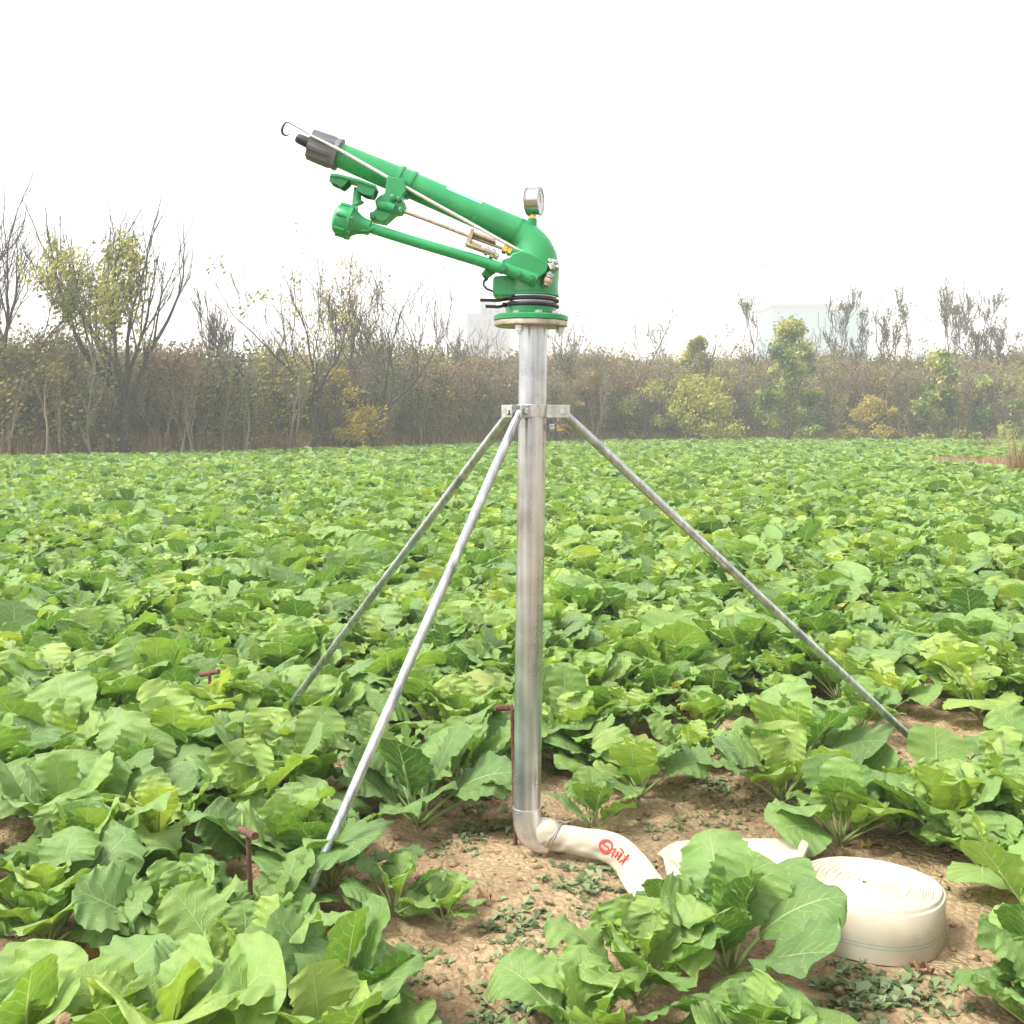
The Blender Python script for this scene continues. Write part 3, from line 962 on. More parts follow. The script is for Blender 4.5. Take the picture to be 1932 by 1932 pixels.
# side bracket carrying the swing arm pivots
b_ = MB(); b_.prism([G(*q) for q in [(948, 498), (962, 494), (966, 488), (984, 483), (1000, 488), (1020, 498), (1033, 507), (1029, 521), (1013, 535), (985, 528), (958, 519), (946, 514)]], D - .105, D - .035)
part(b_, 'pivot_bracket', M['green'], gun, .003)
tb('pivot_tube', [(950, 506, 10.5), (980, 516.5, 11), (1013, 529, 11.5)], 'green', 24, -.10)
for (x, y_, r_) in ((949.6, 507, 8), (978.5, 518, 6), (1004, 526, 6.5)):
    b_ = MB(); kk = K(y_); b_.lathe(G(x, y_, -.108), V((0, -1, 0)), [(0, r_ * kk), (.014, r_ * kk), (.0142, r_ * kk * .6), (.021, r_ * kk * .6)], 6)
    part(b_, 'pivot_bolt', M['green_dark'], gun)
# barrel: two taper sections with the clamp coupling between
tb('barrel', [(978, 437.8, 26.3), (960, 430, 26), (900, 404, 25.6), (830, 373, 25), (768, 346, 24.6)], 'green', 40)
tb('barrel', [(758, 342, 24.6), (720, 326.5, 24.4), (680, 309.5, 23.6), (640, 292.5, 22.8)], 'green', 40)
tb('coupling', [(780, 351.5, 24.5), (779, 351, 28), (774.5, 349, 28.5), (773.5, 348.6, 26), (757, 341.5, 26), (756, 341, 28.5), (751, 338.8, 28), (750, 338.5, 24)], 'green', 40)
# pale blue blank sticker on the top of the barrel
b_ = MB(); A, B = G(902, 405), G(836, 376); axb = (B - A).normalized(); up = (V((0, 0, 1)) - axb * axb.z).normalized(); sd = V((0, -1, 0))
vs, fs = [], []
for i in range(9):
    for j in range(9):
        th = radians(6 + 44 * j / 8); c = A.lerp(B, i / 8); rr = (25.7 - .3 * i / 8) * K(390) + .0008
        vs.append(c + up * cos(th) * rr + sd * sin(th) * rr)
for i in range(8):
    for j in range(8): fs.append((i * 9 + j, i * 9 + j + 1, i * 9 + j + 10, i * 9 + j + 9))
b_.add(vs, fs); part(b_, 'sticker', M['sticker'], gun)
# nozzle: ribbed grey lock nut and black tip
b_ = MB(); A, B = G(641, 293), G(586, 272); kk = K(283); dd = (B - A); ln = dd.length


def ribs(a, t):
    if t < ln * .18: return 0
    return .085 * (1 if sin(a * 9) > .25 else (0 if sin(a * 9) < -.25 else sin(a * 9) * 2 * .5 + .5)) * min(1, (t - ln * .18) / (ln * .1))


b_.lathe(A, dd, [(0, 26 * kk), (.001, 30 * kk), (ln * .1, 30 * kk)] + [(ln * (.15 + .84 * i / 10), (28.5 - 1.7 * i / 10) * kk) for i in range(11)] + [(ln, 24 * kk), (ln * 1.0001, 15 * kk)], 108, rib=ribs)
part(b_, 'nozzle_nut', M['grey_plastic'], gun)
tb('nozzle_tip', [(588, 273, 10.5), (578, 268, 10), (564, 261.8, 9.2), (560, 260, 7.8), (561.5, 260.6, 5.5), (570, 264, 5)], 'black', 28)
# long flat adjusting bar, with bare wire and hook at its end
bar = MB()
bp_ = [(1024, 500), (985, 476), (940, 451), (880, 417), (820, 384), (746, 342.5), (736, 337.5), (690, 311), (640, 282.5), (600, 262), (584, 254)]
rr_ = [3.0, 3.3, 3.3, 3.4, 3.4, 3.4, 3.4, 3.2, 3.0, 2.2, 1.3]
bar.tube([G(x, y_, -.052) for x, y_ in bp_], [r * K(300) for r in rr_], 12)
part(bar, 'control_rod', M['alu'], gun)
hk = [(586, 255, .9), (565, 243, .9), (545, 231.3, 1.0), (541.5, 230.2, 1.4), (537.5, 233, 1.8), (533.5, 239, 2.3), (531.8, 246, 2.6), (533, 251.5, 2.4), (537, 255, 1.9), (542.5, 255.3, 1.2), (547.4, 252.2, .6)]
tb('jet_hook', [(x, y_, r, -.052) for x, y_, r in hk], 'black', 10)
# cluster of linkage nuts where the bar ends
tb('rod_yoke', [(1014, 494, 6, -.06), (1024, 501, 7, -.07), (1031, 506, 7.5, -.075)], 'green_dark', 12)
for (x, y_, r_, m_, l_) in ((1040, 503, 10, 'zinc', .03), (1033.5, 497, 4.5, 'zinc', .036), (1046, 499, 4.5, 'zinc', .036), (1048, 508, 4.5, 'zinc', .036), (1035, 510, 4.5, 'zinc', .036)):
    b_ = MB(); kk = K(y_); b_.lathe(G(x, y_, -.05), V((.15, -1, .1)), [(0, r_ * kk), (l_, r_ * kk), (l_ + .003, r_ * kk * .7)], 8)
    part(b_, 'linkage_nut', M[m_], gun)
b_ = MB(); d_ = V((-.25, -.2, -1)); kk = K(520)
b_.lathe(G(1037, 513, -.08), d_, [(0, 4 * kk), (5 * kk, 4 * kk), (5.2 * kk, 10.5 * kk), (8 * kk, 10.5 * kk), (8.2 * kk, 8.5 * kk), (12 * kk, 8.5 * kk)], 20)
part(b_, 'washer_stack', M['zinc'], gun)
b_ = MB(); b_.lathe(G(1033, 526, -.085), d_, [(0, 9.5 * kk), (7 * kk, 9.5 * kk), (9 * kk, 7.5 * kk), (14 * kk, 7 * kk)], 6)
part(b_, 'end_nut', M['tan_steel'], gun)
# swing arm with turbine drive box at its end
tb('drive_arm', [(950, 507.5, 10.4), (900, 491, 10), (840, 473, 9.8), (780, 455.5, 9.6), (698, 430, 9.6)], 'green', 28, -.085)
A = G(629, 409.5, -.085); B = G(697, 430, -.085); dd = B - A; kk = K(415)
b_ = MB(); b_.lathe(A, dd, [(0, 9 * kk), (1.5 * kk, 17 * kk), (5 * kk, 24 * kk), (9 * kk, 27 * kk), (29 * kk, 27.5 * kk), (29.3 * kk, 32.5 * kk), (36 * kk, 32.5 * kk), (36.3 * kk, 27 * kk), (43 * kk, 22 * kk), (50 * kk, 17.5 * kk), (60 * kk, 14.5 * kk), (70 * kk, 13.5 * kk), (71 * kk, 10 * kk)], 40)
box_ = part(b_, 'drive_box', M['green'], gun)
up = (V((0, 0, 1)) - dd.normalized() * dd.normalized().z).normalized(); sd = dd.normalized().cross(up)
for a in (25, 80, 135, 190, 245, 300, 350):
    c = A + dd.normalized() * 10 * kk + (up * cos(radians(a)) + sd * sin(radians(a))) * 27.5 * kk
    b_ = MB(); b_.tube([c, c + dd.normalized() * 27 * kk], 4.0 * kk, 10); part(b_, 'bolt_boss', M['green'], box_)
    b_ = MB(); b_.tube([c + dd.normalized() * 26 * kk, c + dd.normalized() * 29 * kk], 3 * kk, 8); part(b_, 'cover_bolt', M['zinc'], box_)
b_ = MB(); b_.prism([G(*q) for q in [(674, 434), (700, 437), (716, 441), (706, 448), (694, 449.5), (680, 447), (664, 446), (660, 440)]], D - .105, D - .07); part(b_, 'drive_foot', M['green'], gun, .004)
# turbine spoon above the box
tb('spoon_post', [(676, 386, 12, -.085), (673, 378, 8.5, -.085), (674, 366, 7.5, -.085), (677, 356, 9, -.085)], 'green', 20)
sp_ = thing('jet_deflector', None, None, (0, 0, 0)); sp_.parent = gun; sp_.location = -gun.location
b_ = MB(); b_.prism([G(*q) for q in [(636, 344), (650, 345), (690, 355), (719, 366), (718, 371), (690, 361), (650, 351), (635.5, 350)]], D - .125, D - .045); part(b_, 'top_plate', M['green'], sp_, .002)
b_ = MB(); b_.prism([G(*q) for q in [(635.5, 347), (633, 358), (648, 365), (656, 369), (662, 364), (667, 359), (669, 352), (650, 347)]], D - .12, D - .113); b_.prism([G(*q) for q in [(635.5, 347), (633, 358), (648, 365), (656, 369), (662, 364), (667, 359), (669, 352), (650, 347)]], D - .06, D - .053)
b_.prism([G(*q) for q in [(650, 348), (653, 348), (652, 366), (648, 365)]], D - .114, D - .055); b_.prism([G(*q) for q in [(635, 347), (638, 347), (636, 358), (633, 357)]], D - .114, D - .055)
part(b_, 'vane', M['green_dark'], sp_, .001)
b_ = MB()
for ya in (-.12, -.06): b_.prism([G(*q) for q in [(683, 358), (684, 366), (686, 376), (696, 382), (711, 385), (716, 378), (719, 367), (700, 359)]], D + ya, D + ya + .007)
b_.prism([G(*q) for q in [(709, 364), (713, 365), (711, 385), (707, 384)]], D - .114, D - .055); b_.prism([G(*q) for q in [(685, 360), (688, 361), (689, 377), (686, 376)]], D - .114, D - .055)
part(b_, 'vane', M['green_dark'], sp_, .001)
# bracket hanging from the coupling and its boss
b_ = MB(); b_.prism([G(*q) for q in [(735, 342), (734, 358), (731, 373), (720, 380), (713, 388), (716, 401), (710, 408), (703, 409), (704, 422), (730, 427), (749, 410), (760, 409), (766, 400), (769, 392), (763, 388), (764, 378), (770, 370), (768, 348)]], D - .075, D - .005)
part(b_, 'arm_bracket', M['green'], gun, .0025)
tb('bracket_boss', [(713, 386, 8, -.082), (728, 389, 8.5, -.082), (744, 394, 8.5, -.082)], 'green', 20)
for (x, y_, r_) in ((742, 374, 6.5), (753, 377, 5), (705, 410, 4), (757, 398, 6)):
    b_ = MB(); kk = K(y_); b_.lathe(G(x, y_, -.074), V((0, -1, 0)), [(0, r_ * kk), (.010, r_ * kk), (.013, r_ * kk * .6)], 12); part(b_, 'bracket_bolt', M['green_dark'], gun)
# thin trip rod and its sliding yellowish clasp
tb('trip_rod', [(744, 393, 3.1), (800, 413, 3.1), (870, 440, 3.1), (950, 469.5, 3.1)], 'tan_steel', 12, -.07)
b_ = MB()
b_.prism([G(*q) for q in [(890, 441), (896, 441), (896, 449), (888, 470), (880, 469.5)]], D - .095, D - .05)
b_.prism([G(*q) for q in [(880, 466), (909, 476), (935, 485), (935, 490), (908, 481), (880, 471)]], D - .10, D - .05)
b_.prism([G(*q) for q in [(893, 445), (912, 451), (936, 461), (936, 467), (912, 457), (893, 450)]], D - .09, D - .05)
b_.tube([G(889, 458, -.085), G(908, 466, -.085)], 4 * K(460), 12)
part(b_, 'trip_clasp', M['tan_steel'], gun, .0015)
b_ = MB(); kk = K(480)
b_.lathe(G(912, 471, -.08), (G(942, 486, -.08) - G(912, 471, -.08)), [(0, 5 * kk), (4 * kk, 5 * kk), (4.2 * kk, 8 * kk), (10 * kk, 8 * kk), (10.2 * kk, 5 * kk), (15 * kk, 5 * kk), (15.2 * kk, 9.5 * kk), (22 * kk, 9.5 * kk), (22.2 * kk, 6 * kk), (30 * kk, 6.5 * kk), (31 * kk, 4 * kk)], 8)
part(b_, 'clasp_nut', M['zinc'], gun)
b_ = MB(); b_.lathe(G(949, 468, -.07), G(966, 476, -.07) - G(949, 468, -.07), [(0, 7 * kk), (1 * kk, 9.5 * kk), (8 * kk, 9.5 * kk), (8.2 * kk, 6 * kk), (10 * kk, 6 * kk), (10.2 * kk, 9 * kk), (17 * kk, 9 * kk)], 6)
part(b_, 'brass_fitting', M['brass'], gun)
tb('rod_socket', [(963, 474, 7.5, -.07), (972, 478, 8.5, -.065), (985, 484, 9.5, -.05)], 'green', 20)
# stub and black lead at the lower left
tb('lead_socket', [(930, 507, 9.5, -.04), (921, 514, 9, -.05), (914, 521, 7.5, -.055)], 'green', 18)
tb('lead', [(915, 520, 4.5, -.055), (918, 527, 4, -.055), (913, 531, 2.2, -.055), (912.5, 538, 2, -.055), (918, 545, 2, -.05), (931, 550, 2, -.04)], 'black', 10)
# pressure gauge
ga = thing('pressure_gauge', None, None); ga.parent = gun; ga.location = -gun.location
gx = V((.955, -.297, 0)); kk = K(380); gl = 25.5 * kk / .955
gc = G(995, 380.6)
b_ = MB(); b_.lathe(gc, gx, [(0, 15 * kk), (.0001, 25 * kk), (.003, 26.8 * kk), (.006, 26 * kk), (.0065, 25 * kk), (gl - .007, 25 * kk), (gl - .0065, 26.6 * kk), (gl - .001, 27 * kk), (gl, 26 * kk), (gl + .0001, 24 * kk), (gl - .003, 23.6 * kk)], 48)
part(b_, 'gauge_case', M['chrome'], ga)
b_ = MB(); b_.lathe(gc + gx * (-.0015), gx, [(0, 24 * kk), (.0012, 25.6 * kk)], 40); part(b_, 'gauge_back', M['black'], ga)
b_ = MB(); b_.lathe(gc + gx * (gl - .0028), gx, [(0, 23.5 * kk), (.001, 23.5 * kk)], 40); part(b_, 'dial', M['dial'], ga)
b_ = MB(); pc = gc + gx * (gl - .0012); gy = V((.297, .955, 0)); R3 = Matrix((gy, V((0, 0, 1)), gx)).transposed()
b_.box(pc + V((0, 0, .008)) + gy * -.002, (.0025, .028, .001), Matrix.Rotation(.4, 3, gx) @ R3)
for j in range(11):
    a = radians(-135 + 27 * j); b_.box(pc + gy * sin(a) * 19 * kk + V((0, 0, cos(a) * 19 * kk)), (.0015, .006, .0006), Matrix.Rotation(a, 3, -gx) @ R3)
part(b_, 'needle', M['black'], ga)
b_ = MB(); b_.lathe(G(1004, 414), V((0, 0, 1)), [(0, 7.5 * kk), (8 * kk, 7.5 * kk), (8.2 * kk, 5.5 * kk), (14 * kk, 5.5 * kk)], 6); part(b_, 'gauge_fitting', M['brass'], ga)
tb('gauge_boss', [(1003.5, 440, 9.5), (1004, 414, 9.3), (1004, 413, 8.4)], 'green', 22)

# ------------------------------------------------------------------ lay-flat hose
hose = thing('lay_flat_hose', 'cream lay-flat hose running from the pipe elbow into a thick flat coil', 'hose', ground(1640, 1760))
X_, Y_, Z_ = V((1, 0, 0)), V((0, 1, 0)), V((0, 0, 1))
HP = [  # px, py, Y, width, thickness, width direction
    (1018, 1584, D, .092, .088, Z_), (1032, 1588, D - .01, .096, .088, Z_), (1050, 1592, D - .02, .082, .072, Z_),
    (1075, 1596, D - .03, .086, .066, V((0, .3, 1))), (1105, 1600, D - .05, .088, .056, V((.0, .35, 1))), (1140, 1604, D - .07, .094, .046, V((.05, .45, 1))),
    (1168, 1613, D - .11, .098, .034, V((.2, .6, 1))), (1188, 1630, D - .17, .102, .026, V((.55, .7, .75))), (1203, 1650, D - .25, .106, .020, V((.85, .6, .42))),
    (1219, 1672, D - .33, .112, .016, V((.9, .5, .25))), (1240, 1690, D - .39, .138, .012, V((.8, .8, .12))), (1268, 1690, D - .39, .138, .012, V((.2, 1, .15))),
    (1290, 1672, D - .32, .10, .016, V((-.5, .8, .1))), (1283, 1647, D - .22, .09, .018, V((-.6, .7, .1))), (1268, 1628, D - .12, .10, .016, V((-.2, .9, .15))),
    (1300, 1612, D - .05, .138, .012, V((0, .97, .22))), (1350, 1608, D - .03, .138, .012, V((0, .97, .22))), (1410, 1607, D - .03, .138, .012, V((0, .97, .22))),
    (1470, 1612, D - .08, .130, .012, V((0, .95, .3))), (1512, 1628, D - .2, .115, .012, V((.3, .6, .55))), (1535, 1650, D - .36, .138, .008, Z_)]


def catmull(a, b, c, d, t):
    return (b * 2 + (c - a) * t + (a * 2 - b * 5 + c * 4 - d) * t * t + (b * 3 - a - c * 3 + d) * t ** 3) * .5


hp = [(at(q[0], q[1], q[2]), q[3], q[4], q[5].normalized()) for q in HP]
ccx = at(1640, 1668, 2.83).x
hp[-1] = (V((ccx - .190 * cos(radians(28)), 2.835 + .190 * sin(radians(28)), .074)), .142, .007, Z_)
for i, q in enumerate(hp):       # nothing below the soil
    lo = abs(q[3].z) * q[1] / 2 + q[2] / 2 * .6
    if q[0].z < lo: q[0].z = lo
rows_ = []; NS = 8
for i in range(len(hp) - 1):
    a, b2_, c, d = hp[max(0, i - 1)], hp[i], hp[i + 1], hp[min(len(hp) - 1, i + 2)]
    for j in range(NS):
        t = j / NS
        rows_.append((catmull(a[0], b2_[0], c[0], d[0], t), b2_[1] * (1 - t) + c[1] * t, b2_[2] * (1 - t) + c[2] * t, (b2_[3] * (1 - t) + c[3] * t).normalized()))
NC = 40
vs, uvs = [], []
hose_frames = []
for i, (c, w, t_, wdir) in enumerate(rows_):
    tg = (rows_[min(i + 1, len(rows_) - 1)][0] - rows_[max(i - 1, 0)][0]).normalized()
    wv = (wdir - tg * wdir.dot(tg)).normalized(); nv = tg.cross(wv)
    hose_frames.append((c, w, t_, wv, nv, tg))
    ex = 1 - .55 * min(1, max(0, 1 - t_ / w) - .1)
    for j in range(NC):
        a = 2 * pi * j / NC
        ca, sa = cos(a), sin(a)
        k1_ = abs(ca) ** .9 * (1 if ca > 0 else -1)
        wr = .0055 * noise.noise(V((i * .16, j * .35, 2))) * min(1, i / 12) + .0022 * sin(i * .55 + j * .6) * (1 if 12 < i < 80 else .3) * min(1, i / 16)
        vs.append(c + wv * (k1_ * w / 2) + nv * (sa * t_ / 2 + wr * sa))
        uvs.append((i * .05, .5 + .5 * k1_ if sa < 0 else 1.9))
fs = [(i * NC + j, i * NC + (j + 1) % NC, (i + 1) * NC + (j + 1) % NC, (i + 1) * NC + j) for i in range(len(rows_) - 1) for j in range(NC)]
b_ = MB(); b_.add(vs, fs, 0, True, [(u_[0], 2.0) for u_ in uvs]); part(b_, 'loose_length', M['hose'], hose)
# wire clamp tied round the hose end
b_ = MB()
for di in (0, 2):
    c, w, t_, wv, nv, tg = hose_frames[13 + di]
    b_.tube([c + wv * cos(a) * (w / 2 + .003) + nv * sin(a) * (t_ / 2 + .004) + tg * (.006 * cos(a)) for a in [2 * pi * j / 36 for j in range(36)]], .0022, 8, closed=True)
c = hose_frames[14]; top = c[0] + V((0, 0, c[1] / 2 + .004))
b_.tube([top, top + V((.018, -.01, .010)), top + V((.034, -.012, .004)), top + V((.05, -.01, .008))], .002, 6)
part(b_, 'wire_clamp', M['zinc'], hose)


# red printed marks that follow the hose surface
def on_hose(fi, q):
    """fi: frame index (float), q: -1..1 across the visible width"""
    i = int(fi); f = fi - i
    A_, B_ = hose_frames[i], hose_frames[min(i + 1, len(hose_frames) - 1)]
    c = A_[0].lerp(B_[0], f); w = A_[1]; t_ = A_[2]; wv = A_[3].lerp(B_[3], f); nv = A_[4].lerp(B_[4], f)
    s_ = 1 if nv.y < 0 or nv.z > .5 and nv.y < .3 else -1
    th = math.acos(max(-1, min(1, q)))
    return c + wv * (q * w / 2) + nv * s_ * (sin(th) * t_ / 2 + .0035), nv * s_


b_ = MB()


def stroke(pts, wid):
    vs, fs = [], []
    for i, (f, q) in enumerate(pts):
        f0, q0 = pts[max(0, i - 1)]; f1, q1 = pts[min(len(pts) - 1, i + 1)]
        p, n_ = on_hose(f, q); pa_, _ = on_hose(f0, q0); pb_, _ = on_hose(f1, q1)
        tg = (pb_ - pa_).normalized(); sd_ = tg.cross(n_).normalized() * wid / 2
        vs += [p - sd_, p + sd_, p - sd_ - n_ * .0035, p + sd_ - n_ * .0035]
    for i in range(len(pts) - 1):
        o = i * 4; fs += [(o, o + 1, o + 5, o + 4), (o, o + 4, o + 6, o + 2), (o + 1, o + 3, o + 7, o + 5)]
    b_.add(vs, fs, 0, False)


C0 = 42.5
stroke([(C0 + 3.4 * cos(a), .02 + .40 * sin(a)) for a in [2 * pi * j / 28 for j in range(29)]], .0052)
stroke([(C0 + 2.0 * cos(a) , .02 + .20 + .17 * sin(a)) for a in [radians(x) for x in range(20, 271, 25)]] , .0046)
stroke([(C0 + 2.0 * cos(a), .02 - .14 + .17 * sin(a)) for a in [radians(x) for x in range(90, -161, -25)]], .0046)
for c0_, gl_ in ((47.4, [[(-1, .10), (1, .0)], [(-.6, -.2), (1.0, -.3)], [(.3, .2), (.1, -.5)]]), (50.6, [[(-1, .4), (1, .3)], [(-.8, .1), (-1, -.4)], [(.6, .2), (.9, -.45)], [(-.8, -.1), (.8, -.2)]]),
                 (54.5, [[(0, .45), (0, -.1)], [(-1.1, .15), (1.1, .15)], [(-.2, -.1), (-1.2, -.45)], [(.2, -.1), (1.2, -.45)]])):
    for g_ in gl_:
        (xa, qa), (xb, qb) = g_
        stroke([(c0_ + 1.15 * (xa + (xb - xa) * t / 4), (qa + (qb - qa) * t / 4) * .85 - .02) for t in range(5)], .0046)
part(b_, 'printed_mark', M['red_ink'], hose)

# the coil: one flat hose wound edge-up
b_ = MB()
cc_ = ground(1648, 1768)
cyc = (ground(1690, 1826).y + at(1640, 1610, 3).y * 0 + 3.10) / 2
cc_ = V((at(1640, 1668, 2.83).x, 2.835, 0))
turns, per = 34, 90
rot_ = radians(-28)
ch = .146
vs, fs, uvs = [], [], []
rcoil = random.Random(3)
wob = [rcoil.uniform(-.0035, .0025) for _ in range(turns + 3)]
tot = turns * per
for i in range(tot + 1):
    a = pi + 2 * pi * i / per; n_ = i / per
    q = 1 - n_ / turns * .93
    ca, sa = cos(a), sin(a)
    e_ = .86
    rx, ry = .192 * q, .172 * q + .004 * (1 - q)
    lx = rx * abs(ca) ** e_ * (1 if ca > 0 else -1); ly = ry * abs(sa) ** e_ * (1 if sa > 0 else -1)
    lx += .004 * sin(3 * a + n_ * .3) * q
    x = cc_.x + lx * cos(rot_) - ly * sin(rot_); y_ = cc_.y + lx * sin(rot_) + ly * cos(rot_)
    k_ = int(n_); f = n_ - k_
    dz = wob[k_] * (1 - f) + wob[k_ + 1] * f - (.010 if n_ < 2.2 else 0) * (1 if n_ < 2 else (2.2 - n_) / .2)
    o_ = V((lx * cos(rot_) - ly * sin(rot_), lx * sin(rot_) + ly * cos(rot_), 0)).normalized()
    th_ = .00252
    for (dr, z, v_) in ((th_, .004, .03), (th_ * 1.1, ch * .5 + dz, .5), (th_, ch - .0015 + dz, .97), (0, ch + dz, .99), (-th_, ch - .0015 + dz, 2.0), (-th_, .004, 2.0)):
        vs.append(V((x, y_, z)) + o_ * dr); uvs.append((a, v_))
for i in range(tot):
    for j in range(5):
        fs.append((i * 6 + j, (i + 1) * 6 + j, (i + 1) * 6 + j + 1, i * 6 + j + 1))
b_.add(vs, fs, 0, True, uvs); part(b_, 'coil', M['hose'], hose)

# ------------------------------------------------------------------ stakes
def stake(bar_a, bar_b, top, foot, Y, label, depth_tilt=0.0):
    f_ = at(foot[0], foot[1], Y); f_.z = -0.03
    t = at(top[0], top[1], Y - depth_tilt)
    r = thing('anchor_stake', label, 'stake', (f_.x, f_.y, 0))
    b_ = MB(); n = 60; pts = [t.lerp(f_, j / n) for j in range(n + 1)]
    b_.tube(pts, [.0062 + (.0010 if j % 2 else 0) for j in range(n + 1)], 10); part(b_, 'rod', M['rust'], r)
    b_ = MB(); b_.tube([bar_a, bar_b], .0105, 14); part(b_, 'crossbar', M['rust'], r, .001)


Ys = ground(475, 1772).y
stake(at(455, 1565, Ys + .02), at(481, 1578, Ys - .06), (468, 1573), (476, 1775), Ys, 'rusty T-handled stake nearest the camera, left of the front leg foot')
stake(at(934, 1336, D + .10), at(968, 1335, D + .11), (966, 1337), (973, 1600), D + .08, 'rusty T-handled stake standing against the left side of the pipe')
Yl = ground(405, 1420).y
stake(at(378, 1273, Yl + .02), at(413, 1267, Yl - .01), (395, 1270), (402, 1425), Yl, 'rusty T-handled stake mostly hidden in the plants at the left, farthest back')

# ------------------------------------------------------------------ trees and thicket


def grow(mb, rng, p, d, ln, r, lv, tips, spread=.55, up=.25, wig=.22, kids=(3, 4), minr=.008, segs=4, lenk=.68, mi=0):
    pts, rs = [p], [r]
    q, dd = V(p), V(d)
    for i in range(segs):
        dd = (dd + V((rng.gauss(0, wig), rng.gauss(0, wig), rng.gauss(0, wig) * .6 + up * .3))).normalized()
        q = q + dd * ln / segs; pts.append(V(q)); rs.append(max(minr, r * (1 - .5 * (i + 1) / segs)))
    mb.append((pts, rs))
    if lv <= 0:
        tips.append((pts, dd)); return
    n = rng.randint(*kids)
    for k in range(n):
        t = 1.0 if k == 0 else rng.uniform(.35, .95)
        x = t * segs; i = min(segs - 1, int(x)); b = pts[i].lerp(pts[i + 1], x - i)
        a = rng.uniform(0, 6.28); perp = dd.orthogonal().normalized(); perp = Matrix.Rotation(a, 3, dd) @ perp
        s_ = spread * rng.uniform(.6, 1.3) * (.5 if k == 0 else 1)
        nd = (dd + perp * s_ + V((0, 0, up))).normalized()
        grow(mb, rng, b, nd, ln * lenk * rng.uniform(.7, 1.2) * (1.35 if lv == 1 else 1), max(minr, r * (.62 if k == 0 else .44)), lv - 1, tips, spread, up, wig, kids, minr, segs, lenk)


def skin(sk, kx, kz, hgt):
    mb = MB()
    for ps, rs in sk:
        if rs[0] < .013: n = 3
        elif rs[0] < .04: n = 4
        else: n = 8
        mb.tube([V((q.x * (1 + (kx - 1) * min(1, q.z * kz / (hgt * .25))), q.y * (1 + (kx - 1) * min(1, q.z * kz / (hgt * .25))), q.z * kz)) for q in ps], rs, n, False)
    return mb


def leaf_quad(mb, rng, p, s_, tint):
    a = V((rng.gauss(0, 1), rng.gauss(0, 1), rng.gauss(0, 1))).normalized()
    b = a.orthogonal().normalized(); c = a.cross(b)
    mb.add([p - b * s_ * .5, p + c * s_ * .32, p + b * s_ * .55 + a * s_ * .1, p - c * s_ * .32], [(0, 1, 2, 3)], 0, False, tint=tint)


def tree(name, label, px, base_py, top_py, Y, seed, leafm=None, leaves=0, lsize=.09, bark='bark', levels=4, kids=(3, 4), spread=.55, up=.25, trunk=.28, r=None, lean=(0, 0), clump=None, group=None, wig=.22, lenk=.68, minr=.011, cat='tree', wpx=None, fan=0):
    rng = random.Random(seed)
    base = at(px, base_py, Y); base.z = 0
    top = at(px, top_py, Y).z
    hgt = top
    t = thing(name, label, cat, base, group)
    sk, tips = [], []
    r = r or hgt * .018
    if fan:
        fk = V((lean[0] * hgt * trunk, 0, hgt * trunk))
        tp = [V((rng.uniform(-.05, .05), 0, -.02)) if False else V((0, 0, 0)), fk * .35 + V((rng.uniform(-.12, .12), 0, 0)), fk * .7 + V((rng.uniform(-.15, .15), 0, 0)), fk]
        sk.append((tp, [r * 1.15, r * .95, r * .85, r * .75]))
        for k in range(fan):
            ang = radians(rng.uniform(18, 62)) if k else .1
            az_ = k * 2.4 + rng.uniform(-.3, .3)
            b0_ = fk * rng.uniform(.72, 1.0)
            d0 = V((sin(ang) * cos(az_) * 1.15, sin(ang) * sin(az_) * .8, cos(ang))).normalized()
            grow(sk, rng, b0_, d0, hgt * rng.uniform(.24, .34), r * rng.uniform(.36, .55), levels - 2, tips, spread, up, wig, kids, minr, 5, lenk)
    else:
        grow(sk, rng, V((0, 0, 0)), V((lean[0], lean[1], 1)).normalized(), hgt * trunk, r, levels, tips, spread, up, wig, kids, minr, 4, lenk)
    # scale the skeleton so the crown meets the top seen in the photograph
    zs = sorted(q.z for ps, _ in sk for q in ps); k_ = hgt / (zs[int(len(zs) * .985)] if fan else zs[-1])
    kx = (k_ + 1) / 2 if k_ > 1 else k_
    if wpx:
        xs = sorted(abs(q.x) for ps, _ in sk for q in ps); kx = wpx / 2 * Y / FPX / xs[int(len(xs) * .93)]
        kx = max(.5, min(3.5, kx))
    tk = skin(sk, kx, k_, hgt)
    tk.build('trunk', M[bark], t)
    if leafm:
        lf = MB()
        pool = []
        for pts, dd in tips:
            for q in pts: pool.append(V((q.x * kx, q.y * kx, q.z * k_)))
        if clump: pool = [q for q in pool if clump(q, hgt)] or pool
        cs = [pool[rng.randrange(len(pool))] for _ in range(max(6, leaves // 26))]
        for i in range(leaves):
            q = cs[rng.randrange(len(cs))] if rng.random() < .6 else pool[rng.randrange(len(pool))]
            tt = noise.noise(q * .9 + V((seed, 0, 0))) * .9 + .5 + rng.uniform(-.25, .25)
            leaf_quad(lf, rng, q + V((rng.gauss(0, .16), rng.gauss(0, .16), rng.gauss(0, .16))), lsize * rng.uniform(.6, 1.4), min(1, max(0, tt)))
        lf.build('crown', M[leafm], t)
    return t


